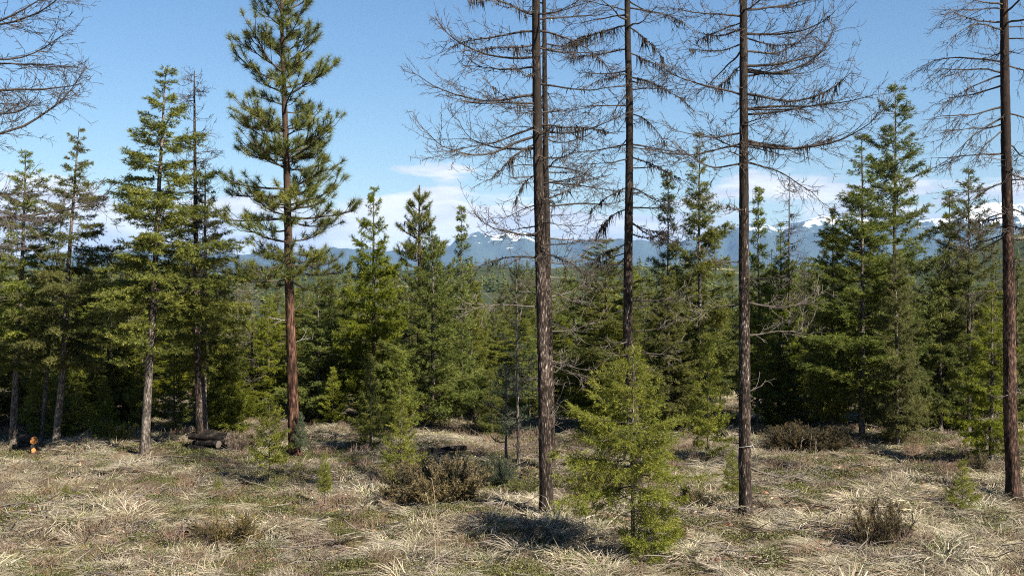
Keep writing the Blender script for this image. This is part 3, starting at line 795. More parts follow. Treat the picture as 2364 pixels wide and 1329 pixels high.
for i in range(16):                                     # thin half-bare limbs round the waist
    P = bend([0, 0, rng.uniform(.45, 1.2)], rng.uniform(0, 6.28), rng.uniform(.25, .6), rng.uniform(-20, 20), rng.uniform(-10, 25), 7, rng, .08)
    larch_branch(g, rng, P, .006, .8, .3, .6)
link('dead_branches', g.mesh('waist_limbs', [M['greytwig']]), o)

# ------------------------------------------------------------------ larches
R_, L_ = 0, 180
larch('tall bare larch with pale scaly stem, left one of the middle pair', 1262, 1197, 13.5, .106, [(0, 0), (.45, -22), (1, -30)],
      [(30, L_ + 12, 1.15, 4, -28, 1.0), (68, L_ - 8, 1.45, -4, -14, .5), (100, L_ + 20, 1.0, -12, -40, 1.6), (128, L_ + 6, 1.80, -6, 42), (150, L_ - 25, 1.2, -2, 20, .3),
       (215, L_ - 4, 1.90, -10, 46), (235, L_ + 25, 1.3, -8, 30), (290, L_ - 18, 1.35, -16, 12), (312, L_ + 4, 1.70, -18, 40), (330, L_ + 16, 1.1, -30, -42, 1.4), (338, L_ - 6, 1.62, -12, 44), (400, L_ + 10, .6, -35, -45, .8),
       (470, L_ + 8, .55, -20, 0), (540, L_ - 3, 1.15, 4, 22, .3, .2), (590, L_ + 5, 1.10, -4, -18, .3, .5), (705, L_ + 3, 1.05, 2, 8, .2, .2),
       (40, R_ + 10, 1.1, 5, 20), (68, R_ - 8, 1.2, -4, -14, .6), (106, R_ + 14, 1.1, -8, 8), (190, R_ - 5, 1.25, -6, -12, .4), (255, R_ + 20, 1.0, 8, 25), (284, R_ - 4, 1.15, -12, -22, 1.5), (300, R_ + 10, 1.3, 4, 30), (420, R_ - 10, 1.0, 5, 15), (560, R_ - 8, .7, 4, 10)],
      16, 101, hang=.15, autoL=1.15, autoz=(3.9, 8.2), K2=300)
larch('thinner bare larch, right one of the middle pair', 1272, 1092, 12.0, .095, [(0, 0), (.5, -12), (1, -22)],
      [(380, R_ - 6, 1.3, 0, 14), (415, R_ + 8, 1.6, -8, 10, .5), (470, R_ - 10, 1.5, -4, 20), (545, R_ + 5, 1.2, -6, 18), (600, R_ - 8, .9, -8, 8), (680, R_ + 15, 1.0, 6, 30), (760, R_ - 15, 1.0, -2, 25), (840, R_, .8, -10, 22)],
      40, 102, hang=.12, autoL=.95, twig=1.0, dead_z=4.6, autoz=(1.5, 8.5), K2=220)
larch('bare larch with drooping lichen hung limbs behind the foreground fir', 1472, 1152, 13.0, .100, [(0, 0), (.22, -22), (.5, -16), (1, -34)],
      [(20, L_ + 10, .9, 12, 20), (55, L_ - 10, 1.15, -16, -30, 1.8), (110, L_ + 8, 1.0, -12, -34, 1.6), (160, L_ - 20, .9, -10, -10, .6), (240, L_ + 5, 1.0, -6, 10, .3), (330, L_ - 8, 1.2, -8, 24), (430, L_ + 10, .8, -22, -50, 1.4), (480, L_ - 12, .8, -18, -40, 1.5), (560, L_, .75, -25, -45, 1.6),
       (15, R_ - 10, 1.1, -18, -34, 1.2), (60, R_ + 10, .95, -30, -62, 1.6), (120, R_ - 14, .9, -20, -65, 1.3), (175, R_ + 5, 1.15, -18, -42, 1.4), (260, R_ - 8, .85, -20, -50, .7), (330, R_ + 12, 1.2, -2, 14), (360, R_ - 5, 1.0, -20, -45, 1.4), (475, R_ + 4, 1.0, -2, 12), (510, R_ - 8, .95, -32, -8, 1.0), (690, R_ + 8, 1.0, 4, 26), (760, R_ - 8, .9, -8, 20)],
      22, 103, hang=.22, autoL=.95, autoz=(2.4, 7.8), dead_z=4.2, K2=260)
larch('tall bare larch with long upswept limbs and a pale string round its stem', 1721, 1197, 13.8, .100, [(0, 0), (.45, -8), (1, -14)],
      [(20, R_ + 8, 1.5, -4, 34, .2), (75, R_ - 6, 1.55, -4, 40, .4), (85, R_ + 14, 1.0, -14, 4, .9), (116, R_ + 5, 1.35, -2, 28, .5), (150, R_ - 14, 1.75, -6, 42), (162, R_ + 4, 2.0, -12, 58, .5, .1), (215, R_ - 5, 1.85, -14, 46, .9, .1), (250, R_ + 10, 1.9, 18, 44, 0, .1), (262, R_ - 18, 1.3, -2, 26, .4), (322, R_ + 2, 1.65, -12, 40, 1.0, .1, .026), (330, R_ - 10, 2.05, 0, 58, 0, .1), (372, R_ + 8, 1.25, -12, -30, 0, .25),
       (640, R_ - 8, 1.0, -5, 30, 0, .1), (695, R_ + 5, 1.35, -8, 50, 0, .05), (770, R_ - 10, .9, 4, 28, 0, .1), (1075, R_ - 5, 1.25, -24, 34, 0, -.2),
       (35, L_ + 5, 1.15, 5, -6, .5), (50, L_ - 15, .8, -10, -10, 1.3), (100, L_ + 12, .9, -18, 0, .9), (150, L_ - 5, .6, -40, -50, 1.3), (215, L_, 1.4, 20, 44), (305, L_ + 8, 1.2, -4, 42), (330, L_ - 8, 1.3, -14, 12), (375, L_ + 4, 1.2, -18, 10), (600, L_, .7, -10, 5), (700, L_ - 10, .8, 2, 10)],
      18, 104, hang=.12, autoL=1.2, autoz=(4.6, 8.2), K2=300)
larch('reddish bare larch with twigs hanging from level limbs, near the right edge', 2340, 1154, 13.5, .122, [(0, 0), (.1, -8), (.5, -20), (1, -32)],
      [(18, L_ + 8, .95, 8, -6, 0, .5), (48, L_ - 6, 1.25, -4, 12, .2, .6), (66, L_ + 14, 1.2, 8, -16, .3, .7), (140, L_ - 10, 1.35, 14, -22, .2, .75), (165, L_ + 4, 1.35, 10, -26, .2, .8), (172, L_ - 20, 1.2, -8, -32, .3, .7), (245, L_ + 8, 1.35, -10, -4, 0, .8), (270, L_ - 4, 1.25, -22, -22, 0, .7), (300, L_ + 12, .9, -34, -55, 0, .6), (352, L_, 1.2, 0, -10, 0, .7), (420, L_ - 12, .7, -25, -45, 0, .6), (520, L_ + 5, .95, -8, -38, .6, .5), (540, L_ - 10, 1.0, -20, -46, .4, .5), (660, L_, .8, -15, -40, .8, .5), (950, L_ + 10, .35, 10, -40, 0, .2), (1040, L_ - 10, .4, -15, -30, 0, .2),
       (60, R_, .9, 0, -10, 0, .6), (150, R_ + 10, 1.2, -10, -40, .2, .7), (260, R_ - 6, 1.1, -12, -45, 0, .7), (400, R_ + 4, 1.0, -20, -20, 0, .6), (480, R_ - 10, .9, -10, -20, 0, .5), (600, R_, .8, -10, -10, 0, .4), (900, R_ + 10, .5, -20, -30, 0, .3), (985, R_ - 10, .45, 10, -40, 0, .3)],
      14, 105, barkm='redlarch', hang=.55, autoL=1.1, autoz=(4.2, 7.8), dead_z=2.6, K2=300)
larch('bare larch outside the left edge reaching long upswept branches into view', -190, 1250, 13.0, .18, [(0, 0), (1, 10)],
      [(5, R_ + 5, 2.3, -25, 20, .1, .25), (60, R_ - 8, 2.35, -22, 48, .1, .25), (110, R_ + 10, 2.0, -12, 24, 0, .3), (150, R_ - 12, 2.2, 0, -6, 0, .4), (170, R_ + 3, 2.5, -14, 22, 0, .35), (235, R_ - 5, 2.1, -6, 10, 0, .2), (310, R_ + 6, 2.3, -8, 62, .1, .1, .03), (330, R_ - 10, 1.9, 6, 20, 0, .15), (420, R_ + 5, 1.8, -4, 26, 0, .1), (490, R_ - 4, 2.6, -2, 34, 0, .1), (560, R_ + 8, 1.7, 0, 30, 0, .1)],
      26, 106, hang=.2, autoL=1.9, autoz=(3.0, 7.5), dead_z=4.4, K2=120, stem_tint=((0, 2, 20), (0, .2, .4)))
larch('thin larch with a bare twiggy spire beside the charred log pile', 462, 1037, 8.15, .085, [(0, 0), (.35, -8), (1, -14)],
      [], 110, 107, barkm='larch', hang=.05, autoL=.72, autoz=(3.2, 8.1), dead_z=1.0, above=False, cone=True, K2=140, stem_tint=((0, 2, 20), (-.2, -.1, .1)), twig=.8)
larch('thin leaning stem with dead twigs left of the leaning fir', 95, 1012, 5.2, .055, [(0, 0), (.5, 20), (1, 46)],
      [], 26, 108, barkm='firbark', hang=.2, autoL=.55, autoz=(1.6, 5.1), dead_z=9, above=False, K2=90, stem_tint=((0, 20), (-.2, -.2)), twig=.7, name='dead_tree')
larch('thin far bare larch poking above the stand right of the third larch', 1822, 975, 6.6, .05, [(0, 0), (1, 0)],
      [], 80, 109, barkm='firbark', hang=.05, autoL=.55, autoz=(2.4, 6.55), dead_z=1.0, above=False, cone=True, K2=60, stem_tint=((0, 20), (0, 0)), twig=.6)
larch('reddish dead tree behind the young fir left of the pine', 548, 975, 4.5, .06, [(0, 0), (1, 0)],
      [], 46, 110, barkm='firbark', hang=.1, autoL=.8, autoz=(.8, 4.45), dead_z=9, above=False, cone=True, K2=60, stem_tint=((0, 20), (-.2, -.2)), twig=.8, name='dead_tree')
larch('second reddish dead tree, right of the reddish dead one', 582, 968, 4.1, .05, [(0, 0), (1, 0)],
      [], 36, 111, barkm='firbark', hang=.1, autoL=.7, autoz=(.8, 4.05), dead_z=9, above=False, cone=True, K2=60, stem_tint=((0, 20), (-.2, -.2)), twig=.8, name='dead_tree')
for k_, (px_, by_) in enumerate([(258, 965), (286, 975), (297, 968)]):
    larch(['straight bare pole stem in the left thicket, leftmost of three', 'straight bare pole stem in the left thicket, middle of three', 'straight bare pole stem in the left thicket, rightmost of three'][k_], px_, by_, 4.6, .045, [(0, 0), (1, 0)],
          [], 8, 120 + k_, barkm='firbark', hang=.1, autoL=.5, autoz=(2.5, 4.5), dead_z=9, above=False, K2=50, stem_tint=((0, 20), (-.2, -.2)), twig=.6, name='dead_tree', group='bare pole stems in the thicket')

# ------------------------------------------------------------------ pines
pine('tall pine with long needle tufts and red furrowed bark', 681, 1056, 10.9, .128, [(0, 0), (.35, -14), (.6, -20), (1, -36)], 201, 3.5,
     ((3.4, 4.2, 5.4, 6.6, 8.0, 9.2, 10.4, 10.9), (.95, 1.2, 1.35, 1.12, 1.0, .82, .45, .15)), 104, tuft=78, nwid=.0078,
     extra=[(792, 8, .42, 20, -10), (740, 200, .5, 25, 30), (770, 170, .25, -30, -50), (720, -10, .5, 30, 10)])
pine('far pine with rounded tufted top, above the dense middle firs', 968, 962, 6.3, .09, [(0, 0), (1, 0)], 202, 2.4,
     ((2.4, 3.6, 5.2, 6.3), (1.0, .85, .55, .12)), 60, tuft=44, need=.15, nwid=.011, K2=80)
pine('spindly young pine with pale stem and thin whorls of limbs', 1197, 1086, 4.1, .035, [(0, 0), (1, -6)], 203, .8,
     ((.8, 2, 4.1), (.42, .45, .12)), 40, tuft=20, need=.11, barkm='firbark', leaf='blue', sparse=.6, nwid=.006, name='young_pine', K2=60)
pine('small sparse young pine left of the spindly pale one', 1168, 1064, 2.0, .028, [(0, 0), (1, 0)], 204, .4,
     ((.4, 1, 2.0), (.42, .42, .1)), 24, tuft=26, need=.11, barkm='firbark', leaf='blue', sparse=.7, nwid=.006, name='young_pine', K2=40)

# ------------------------------------------------------------------ shrubs
J = lambda *a, **k: put_shrub('juniper_bush', *a, **k)
J('large brown juniper left of the paired larches', 1002, 1166, 1070, 146, 'juniper_a', .4, dy=.5)
J('rusty low juniper in the grass at the lower left', 528, 1254, 1190, 76, 'juniper_b', .4)
J('brown upright juniper in the lower right grass', 2036, 1262, 1160, 70, 'juniper_b', 2.0)
J('shaded sprawling juniper thicket below the right hand stand', 1870, 1030, 978, 112, 'juniper_a', 2.5, dy=.3, leaf='darkjuniper')
J('small brown juniper right of the foreground fir', 1606, 1178, 1118, 44, 'juniper_b', 3.4)
J('rusty juniper spray behind the foreground fir skirt', 1545, 1252, 1196, 40, 'juniper_b', 5.0)
J('brown juniper below the fir at the right', 2240, 1005, 960, 60, 'juniper_a', 1.2)
J('brown wispy bush beside the dark footed fir at the right', 2255, 1085, 1040, 26, 'juniper_b', 1.0)
J('wispy grey bush at the right end of the charred log pile', 548, 1046, 1004, 30, 'juniper_b', 3.0, leaf='weed')
J('dark green bush low between the big juniper and the young pines', 1150, 1118, 1055, 42, 'juniper_b', 2.6, leaf='blue')
J('dark low bush just left of the foreground fir', 1358, 1160, 1110, 40, 'juniper_b', 4.1)
J('dark bearded bush at the edge of the left thicket', 262, 1022, 960, 40, 'juniper_b', 5.1, leaf='fir')

# ------------------------------------------------------------------ the stand behind: firs seen between and above the nearer ones
rng = np.random.default_rng(77)
keys = ['dense_fir', 'dense_dark_fir', 'spire_fir', 'slim_fir', 'open_spire_fir']
for i in range(70):
    px_ = -140 + (2364 + 280) * (i + rng.uniform(0, 1)) / 70
    by_ = rng.uniform(885, 968)
    ty_ = rng.uniform(650, 770) - 40 * (vnoise(px_ / 160, 0, 4) - .5)
    if 1780 < px_: ty_ -= 60
    if px_ < 480: ty_ -= 50
    if 1100 < px_ < 1380 or 530 < px_ < 640: ty_ = max(ty_, 735)
    hw_ = rng.uniform(48, 92)
    k_ = keys[rng.integers(len(keys))]
    T('fir of the packed stand at the back, showing only between nearer trees', px_, by_, ty_, hw_, k_, rng.uniform(0, 6.28), group='firs packed in the stand at the back')

# small young firs filling the foot of the stand
rng = np.random.default_rng(91)
spots = list(rng.uniform(-40, 600, 16)) + list(rng.uniform(700, 1230, 7)) + list(rng.uniform(1290, 1700, 6)) + list(rng.uniform(1740, 2400, 16))
for px_ in spots:
    by_ = rng.uniform(970, 1014) if px_ < 600 else rng.uniform(965, 1002); hh = rng.uniform(80, 200)
    T('small young fir filling in at the foot of the stand', px_, by_, by_ - hh, hh * rng.uniform(.28, .42), ['young_fir', 'young_slim_fir', 'young_fir'][rng.integers(3)], rng.uniform(0, 6.28), group='small young firs at the foot of the stand', leaf=['fir', 'young', 'fir', 'young'][rng.integers(4)])

# the wood running down the slope behind the stand
def fir_whole(key):
    a = FIRS[key]; g = Geo()
    for nm, mi_ in (('crown', 0), ('trunk', 1)):
        me = a[nm]; v = np.empty(len(me.vertices) * 3); me.vertices.foreach_get('co', v)
        f = np.empty(len(me.polygons) * 3, int); me.loops.foreach_get('vertex_index', f)
        t = np.empty(len(me.vertices)); me.attributes['tint'].data.foreach_get('value', t)
        g.add(v, f, t, mi_)
    return g.mesh(key + '_whole', [M['fir'], M['firbark']])
r_ = np.random.default_rng(88)
n = 620
y = 42 * (420 / 42) ** r_.uniform(0, 1, n) ** .9; x = r_.uniform(-.56, .56, n) * y
hgt = r_.uniform(5.0, 10.5, n); kk = r_.integers(0, 4, n)
H0 = np.array([FIRS[k]['H'] for k in ('dense_dark_fir', 'dense_fir', 'slim_fir', 'spire_fir')])[kk]
topz = CAMH + y * (664 - 640) / FPX                     # keep the view to the hills open above them
zg = gz(x, y); hgt = np.clip(np.minimum(hgt, topz + r_.uniform(-1, 1, n) - zg), 2.0, 12)
sc1 = hgt / H0
col_ = bpy.data.collections.new('slope_firs')
for i, k in enumerate(('dense_dark_fir', 'dense_fir', 'slim_fir', 'spire_fir')):
    col_.objects.link(bpy.data.objects.new('slope_fir_%02d' % i, fir_whole(k)))
SLOPE = (col_, np.stack([x, y, zg - .1], -1), np.stack([0 * x, 0 * x, r_.uniform(0, 6.28, n)], -1), np.stack([sc1 * r_.uniform(.9, 1.3, n)] * 2 + [sc1], -1), kk)

# ------------------------------------------------------------------ logs
def log(label, x, y, z, L, r, az, cutm, barkm, seed, tilt=0, group=None, name='log'):
    rng = np.random.default_rng(seed)
    S, K = 18, 9
    o = thing(name, label, 'log', (x, y, z), (0, tilt, az), group=group)
    P = np.stack([np.linspace(-L / 2, L / 2, K), rng.normal(0, .006, K), rng.normal(0, .006, K)], -1)
    V, F = tubes(P[None], (r * rng.uniform(.93, 1.05, K))[None], S)
    V = V.reshape(K, S, 3); V = P[:, None] + (V - P[:, None]) * (1 + rng.normal(0, .05, (K, S, 1)))
    link('bark', make_mesh('log_bark', V.reshape(-1, 3), F, None, [M[barkm]]), o)
    for e in (0, K - 1):
        ring = V[e] * 1.0; c = ring.mean(0); off = np.array([.006 if e else -.006, 0, 0])
        # slightly domed saw cut, local Z along the log so that the rings read
        VV = np.concatenate([(c + off)[None], c + (ring - c) * .5 + off, ring]); k = np.arange(S); k2 = (k + 1) % S
        FF = np.concatenate([np.stack([0 * k, 1 + k, 1 + k2], -1), np.stack([1 + k, 1 + S + k, 1 + S + k2], -1), np.stack([1 + k, 1 + S + k2, 1 + k2], -1)])
        VV = np.stack([VV[:, 1], VV[:, 2], VV[:, 0]], -1)
        f = link('cut_end', make_mesh('cut_end', VV, FF if e else FF[:, ::-1], None, [M[cutm]]), o)
        f.rotation_euler = (radians(90), 0, radians(90))
    return o
# sawn logs at the left
X, Y, Z = at(66, 1040)
aim = radians(-40); LOGS = [(X, Y), (X, Y - .5)]
log('top log of the left stack with a bright orange sawn end', X - .02, Y, Z + .25, .55, .085, aim, 'cut', 'charred', 1)
log('dark log lying under the orange ended log, upper of two', X - .06, Y + .02, Z + .125, .6, .055, aim, 'oldcut', 'charred', 2)
log('longest bottom log of the left stack, lying in the grass', X - .08, Y - .06, Z + .05, .75, .055, aim + .1, 'cut', 'charred', 3)
log('small log with orange end right of the left stack', X + .40, Y + .05, Z + .09, .26, .05, aim - .2, 'cut', 'charred', 4)
log('thin stick log slanting at the right of the left stack', X + .34, Y - .08, Z + .05, .36, .03, aim + .5, 'oldcut', 'firbark', 5, tilt=.35)
# the charred pile
X, Y, Z = at(482, 1046); LOGS += [(X, Y), (X + .3, Y - .35), (X - .3, Y - .2)]
lay = [(0, 6, .08), (1, 5, .078), (2, 4, .08)]
cnt = 0
rng = np.random.default_rng(5)
for row, n, r_ in lay:
    for k_ in range(n):
        cnt += 1
        log('black charred log lying in the pile round the thin larch foot', X + .08 + rng.normal(0, .03) - (.05 if row == 2 else 0), Y + .08 + (k_ - n / 2) * .145 + .07 * row, Z + .08 + row * .125, .92 * rng.uniform(.7, 1.1), r_ * rng.uniform(.8, 1.1), radians(-30) + rng.normal(0, .16), 'oldcut', 'charred', 40 + cnt, tilt=rng.normal(0, .07), group='charred logs in the pile')
# burnt logs lying in the middle
X, Y, Z = at(1030, 1040); LOGS += [(X, Y - .2), (X + .3, Y)]
log('long burnt log lying in the middle of the clearing', X + .12, Y + .12, Z + .16, .62, .05, radians(6), 'oldcut', 'charred', 61, tilt=-.06)
log('short thick burnt chunk leaning under the long burnt log', X - .14, Y, Z + .08, .34, .085, radians(24), 'charred', 'charred', 62, tilt=.15)
log('small burnt chunk at the tip of the burnt logs', X - .28, Y - .03, Z + .05, .24, .055, radians(-12), 'charred', 'charred', 63, tilt=-.1)

def slab(name, label, cat, px, by, L, W, Hh, az, m_, seed):
    """a split, uneven piece of wood or bark"""
    rng = np.random.default_rng(seed); X, Y, Z = at(px, by)
    K, S = 10, 9; s = np.linspace(-1, 1, K)
    th = np.linspace(0, pi, S)
    V = []
    for i, a_ in enumerate(s):
        w = W * (1 - .75 * abs(a_) ** 2.2) * rng.uniform(.8, 1.15); h = Hh * (1 - .8 * abs(a_) ** 2) * rng.uniform(.75, 1.2)
        jag = rng.uniform(.8, 1.2, S)
        V += [[a_ * L / 2 + rng.normal(0, .01), w / 2 * cos(t) * j, h * sin(t) * j - .015] for t, j in zip(th, jag)]
    idx_ = np.arange(K * S).reshape(K, S)
    a_, b_, c_, d_ = idx_[:-1, :-1].ravel(), idx_[1:, :-1].ravel(), idx_[1:, 1:].ravel(), idx_[:-1, 1:].ravel()
    F = np.concatenate([np.stack([a_, b_, c_], -1), np.stack([a_, c_, d_], -1)])
    o = link(name, make_mesh(name, np.array(V), F, None, [M[m_]]), None, (X, Y, Z), (0, 0, az))
    return tag(o, label, cat)
slab('bark_slab', 'pale split bark slab lying in the grass below the big juniper', 'bark', 888, 1218, .46, .14, .055, -.15, 'palebark', 1)
slab('rotten_wood', 'black rotten wood lying behind the pale bark slab', 'wood', 862, 1217, .36, .16, .075, .1, 'charred', 2)
slab('rotten_stump', 'dark rotten stump low in the grass at the bottom left', 'stump', 252, 1300, .40, .24, .10, .2, 'charred', 3)
slab('rotten_wood', 'dark crumbling log piece left of the rusty low juniper', 'wood', 385, 1258, .50, .2, .085, .05, 'charred', 4)
slab('burnt_chunk', 'black burnt chunk half buried left of the foreground fir foot', 'wood', 1338, 1282, .22, .16, .09, .4, 'charred', 5)
slab('fallen_branch', 'pale dead wood lying at the thicket edge right of the pine', 'wood', 800, 992, .55, .06, .05, .1, 'palebark', 6)

# pale string knotted round the third larch
X, Y, Z = at(1721, 1197); s = FPX / Y
g = Geo(); th = np.linspace(0, 2 * pi, 25)
zz = (1197 - 1027) / s
ring = np.stack([np.cos(th) * .114 - .005, np.sin(th) * .114, zz + .018 * np.sin(th + 1) + .006 * np.sin(3 * th)], -1)
g.add(*tubes(ring[None], np.full((1, 25), .0035), 5))
tail = bend([.10, -.085, zz], -1.2, .10, -50, -80, 5)
g.add(*tubes(tail[None], np.full((1, 5), .005), 4))
m, nt, p, out = mat('pale_cord'); p.inputs['Base Color'].default_value = (.62, .64, .60, 1)
n1 = nt.nodes.new('ShaderNodeTexNoise'); n1.inputs['Scale'].default_value = 60
r = ramp(nt, n1.outputs['Fac'], [(.3, (.25, .26, .25)), (.7, (.45, .46, .44))]); nt.links.new(r.outputs[0], p.inputs['Base Color'])
tag(link('string', g.mesh('string', [m]), None, (X, Y, Z)), 'pale string tied round the third larch stem', 'string')

# ------------------------------------------------------------------ grass, ground cover and dry stems (scattered plants)
def blades(rng, n, rad, l0, l1, lean0, lean1, w, tintf, sweep=None, g=None, mi=0, droop=1.0):
    """arching blades of four triangles"""
    az = rng.uniform(0, 2 * pi, n); rr = rad * np.sqrt(rng.uniform(0, 1, n))
    B = np.stack([np.cos(az) * rr, np.sin(az) * rr, -.02 + 0 * rr], -1)
    az2 = az + rng.normal(0, .6, n)
    if sweep is not None: az2 = sweep + rng.normal(0, .7, n)
    e = np.radians(rng.uniform(lean0, lean1, n)); L = rng.uniform(l0, l1, n)
    pts = [B]; K = 4
    for k_ in range(K - 1):
        d = np.stack([np.cos(e) * np.cos(az2), np.cos(e) * np.sin(az2), np.sin(e)], -1)
        pts.append(pts[-1] + d * (L / (K - 1))[:, None]); e = e - np.radians(rng.uniform(20, 52, n)) * droop; az2 = az2 + rng.normal(0, .18, n)
    P = np.stack(pts, 1); P[..., 2] = np.maximum(P[..., 2], rng.uniform(-.02, .03, (n, 1)))
    side = np.stack([-np.sin(az2), np.cos(az2), rng.normal(0, .4, n)], -1); side = nrm(side) * (w * rng.uniform(.7, 1.3, n))[:, None] / 2
    V = np.stack([P[:, 0] - side, P[:, 0] + side, P[:, 1] - side, P[:, 1] + side, P[:, 2] - side * .7, P[:, 2] + side * .7, P[:, 3]], 1)
    f = np.array([[0, 1, 3], [0, 3, 2], [2, 3, 5], [2, 5, 4], [4, 5, 6]])
    F = (f[None] + np.arange(n)[:, None, None] * 7).reshape(-1, 3)
    g.add(V, F, np.repeat(tintf(n), 7), mi)

def collection(name, meshes):
    c = bpy.data.collections.new(name)
    for i, me in enumerate(meshes):
        c.objects.link(bpy.data.objects.new('%s_%02d' % (name, i), me))
    return c

def scatter(name, label, cat, col, pts, rot, scl, idx_):
    me = bpy.data.meshes.new(name)
    me.vertices.add(len(pts)); me.vertices.foreach_set('co', np.ascontiguousarray(pts, np.float32).ravel())
    a1 = me.attributes.new('rot', 'FLOAT_VECTOR', 'POINT'); a1.data.foreach_set('vector', np.ascontiguousarray(rot, np.float32).ravel())
    a2 = me.attributes.new('scl', 'FLOAT_VECTOR', 'POINT'); a2.data.foreach_set('vector', np.ascontiguousarray(scl, np.float32).ravel())
    a3 = me.attributes.new('idx', 'INT', 'POINT'); a3.data.foreach_set('value', np.ascontiguousarray(idx_, np.int32))
    o = link(name, me)
    tree = bpy.data.node_groups.new(name + '_nodes', 'GeometryNodeTree')
    tree.interface.new_socket('Geometry', in_out='INPUT', socket_type='NodeSocketGeometry')
    tree.interface.new_socket('Geometry', in_out='OUTPUT', socket_type='NodeSocketGeometry')
    n = tree.nodes; l = tree.links
    gi, go = n.new('NodeGroupInput'), n.new('NodeGroupOutput')
    iop = n.new('GeometryNodeInstanceOnPoints'); ci = n.new('GeometryNodeCollectionInfo')
    ci.inputs[0].default_value = col; ci.inputs[1].default_value = True; ci.inputs[2].default_value = True
    def named(nm, ty):
        a = n.new('GeometryNodeInputNamedAttribute'); a.data_type = ty; a.inputs[0].default_value = nm; return a.outputs[0]
    l.new(gi.outputs[0], iop.inputs['Points']); l.new(ci.outputs[0], iop.inputs['Instance'])
    iop.inputs['Pick Instance'].default_value = True
    l.new(named('idx', 'INT'), iop.inputs['Instance Index'])
    l.new(named('rot', 'FLOAT_VECTOR'), iop.inputs['Rotation'])
    l.new(named('scl', 'FLOAT_VECTOR'), iop.inputs['Scale'])
    l.new(iop.outputs[0], go.inputs[0])
    md = o.modifiers.new('scatter', 'NODES'); md.node_group = tree
    tag(o, label, cat, kind='stuff')
    return o

scatter('slope_forest', 'conifer wood on the slope falling away behind the stand', 'forest', *SLOPE)
rng = np.random.default_rng(500)
tus = []
for k_ in range(8):                                     # tussocks of arching straw
    g = Geo()
    blades(rng, 240, .13, .15, .42, 0, 62, .0068, lambda n: np.clip(rng.normal(.56, .24, n) , 0, 1), g=g, droop=1.15)
    blades(rng, 26, .07, .12, .26, 55, 88, .005, lambda n: rng.uniform(0, 1, n), g=g, mi=1)
    tus.append(g.mesh('tussock', [M['straw'], M['greengrass']]))
for k_ in range(6):                                     # matted thatch combed one way
    g = Geo()
    blades(rng, 190, .22, .16, .42, -4, 30, .0068, lambda n: np.clip(rng.normal(.55, .22, n), 0, 1), sweep=0.0, g=g, droop=.45)
    blades(rng, 14, .18, .08, .18, 50, 85, .005, lambda n: rng.uniform(0, 1, n), g=g, mi=1)
    tus.append(g.mesh('thatch', [M['straw'], M['greengrass']]))
for k_ in range(3):                                     # short thin litter grass
    g = Geo()
    blades(rng, 80, .22, .06, .18, 0, 60, .009, lambda n: np.clip(rng.normal(.35, .22, n), 0, 1), g=g, droop=.5)
    tus.append(g.mesh('litter_grass', [M['straw']]))
ctus = collection('grass_kinds', tus)

def field(n, seed, far=37.5):
    r_ = np.random.default_rng(seed)
    y = np.sqrt(r_.uniform(11.5 ** 2, far ** 2, n)); x = r_.uniform(-.52, .52, n) * y
    return x, y, r_
x, y, r_ = field(21000, 601)
cover = fbm(x * .55, y * .55, 81, 3)                    # where green mats grow instead
big = fbm(x * .9, y * .9, 91, 3)
keep = (cover < .565) | (r_.uniform(size=len(x)) < .30)
keep &= r_.uniform(size=len(x)) < np.clip(.55 + (big - .43) * 5.0, .10, 1)
for lx, ly in LOGS: keep &= np.hypot((x - lx), (y - ly) * .8) > .55
x, y, big = x[keep], y[keep], big[keep]; n = len(x)
u = r_.uniform(size=n)
kind = np.where(u < np.where(big > .52, .50, .16), r_.integers(0, 8, n), np.where(u < .75, r_.integers(8, 14, n), r_.integers(14, 17, n)))
sw = 2.6 + 1.6 * (fbm(x * .3, y * .3, 95, 2) - .5) * 4 + r_.normal(0, .5, n)
rot = np.stack([r_.normal(0, .12, n), r_.normal(0, .12, n), np.where(kind < 8, r_.uniform(0, 6.28, n), sw)], -1)
sc1 = r_.uniform(.5, 1.15, n) * np.where(kind < 8, np.clip(.6 + (big - .4) * 3.2, .5, 1.5), 1)
scl = np.stack([sc1 * 1.1, sc1 * 1.1, sc1 * r_.uniform(.6, 1.0, n)], -1)
scatter('dry_grass', 'dry straw coloured grass tussocks and thatch over the clearing', 'grass', ctus, np.stack([x, y, gz(x, y)], -1), rot, scl, kind)

mats_ = []
for k_ in range(5):                                     # leathery low mats
    g = Geo(); n = 420
    rr = .26 * np.sqrt(rng.uniform(0, 1, n)); az = rng.uniform(0, 6.28, n)
    B = np.stack([np.cos(az) * rr, np.sin(az) * rr, rng.uniform(0, .075, n) * (1 - (rr / .27) ** 2 * .7)], -1)
    D = nrm(rng.normal(0, 1, (n, 3)) + [0, 0, .7])
    side = nrm(np.cross(D, rng.normal(size=D.shape))) * .0065
    L = rng.uniform(.014, .026, n)[:, None]
    V = np.stack([B, B + D * L * .55 - side, B + D * L, B + D * L * .55 + side], 1)
    F = (np.array([[0, 1, 2], [0, 2, 3]])[None] + np.arange(n)[:, None, None] * 4).reshape(-1, 3)
    g.add(V, F, np.repeat(np.clip(rng.normal(.55, .22, n), 0, 1), 4))
    mats_.append(g.mesh('bearberry', [M['bearberry']]))
cmat = collection('cover_kinds', mats_)
x, y, r_ = field(8200, 602, 33)
cover = fbm(x * .55, y * .55, 81, 3)
keep = (cover > .54) | (fbm(x * .9, y * .9, 91, 3) < .40) | (r_.uniform(size=len(x)) < .14)
x, y = x[keep], y[keep]; n = len(x)
sc1 = r_.uniform(.6, 1.3, n)
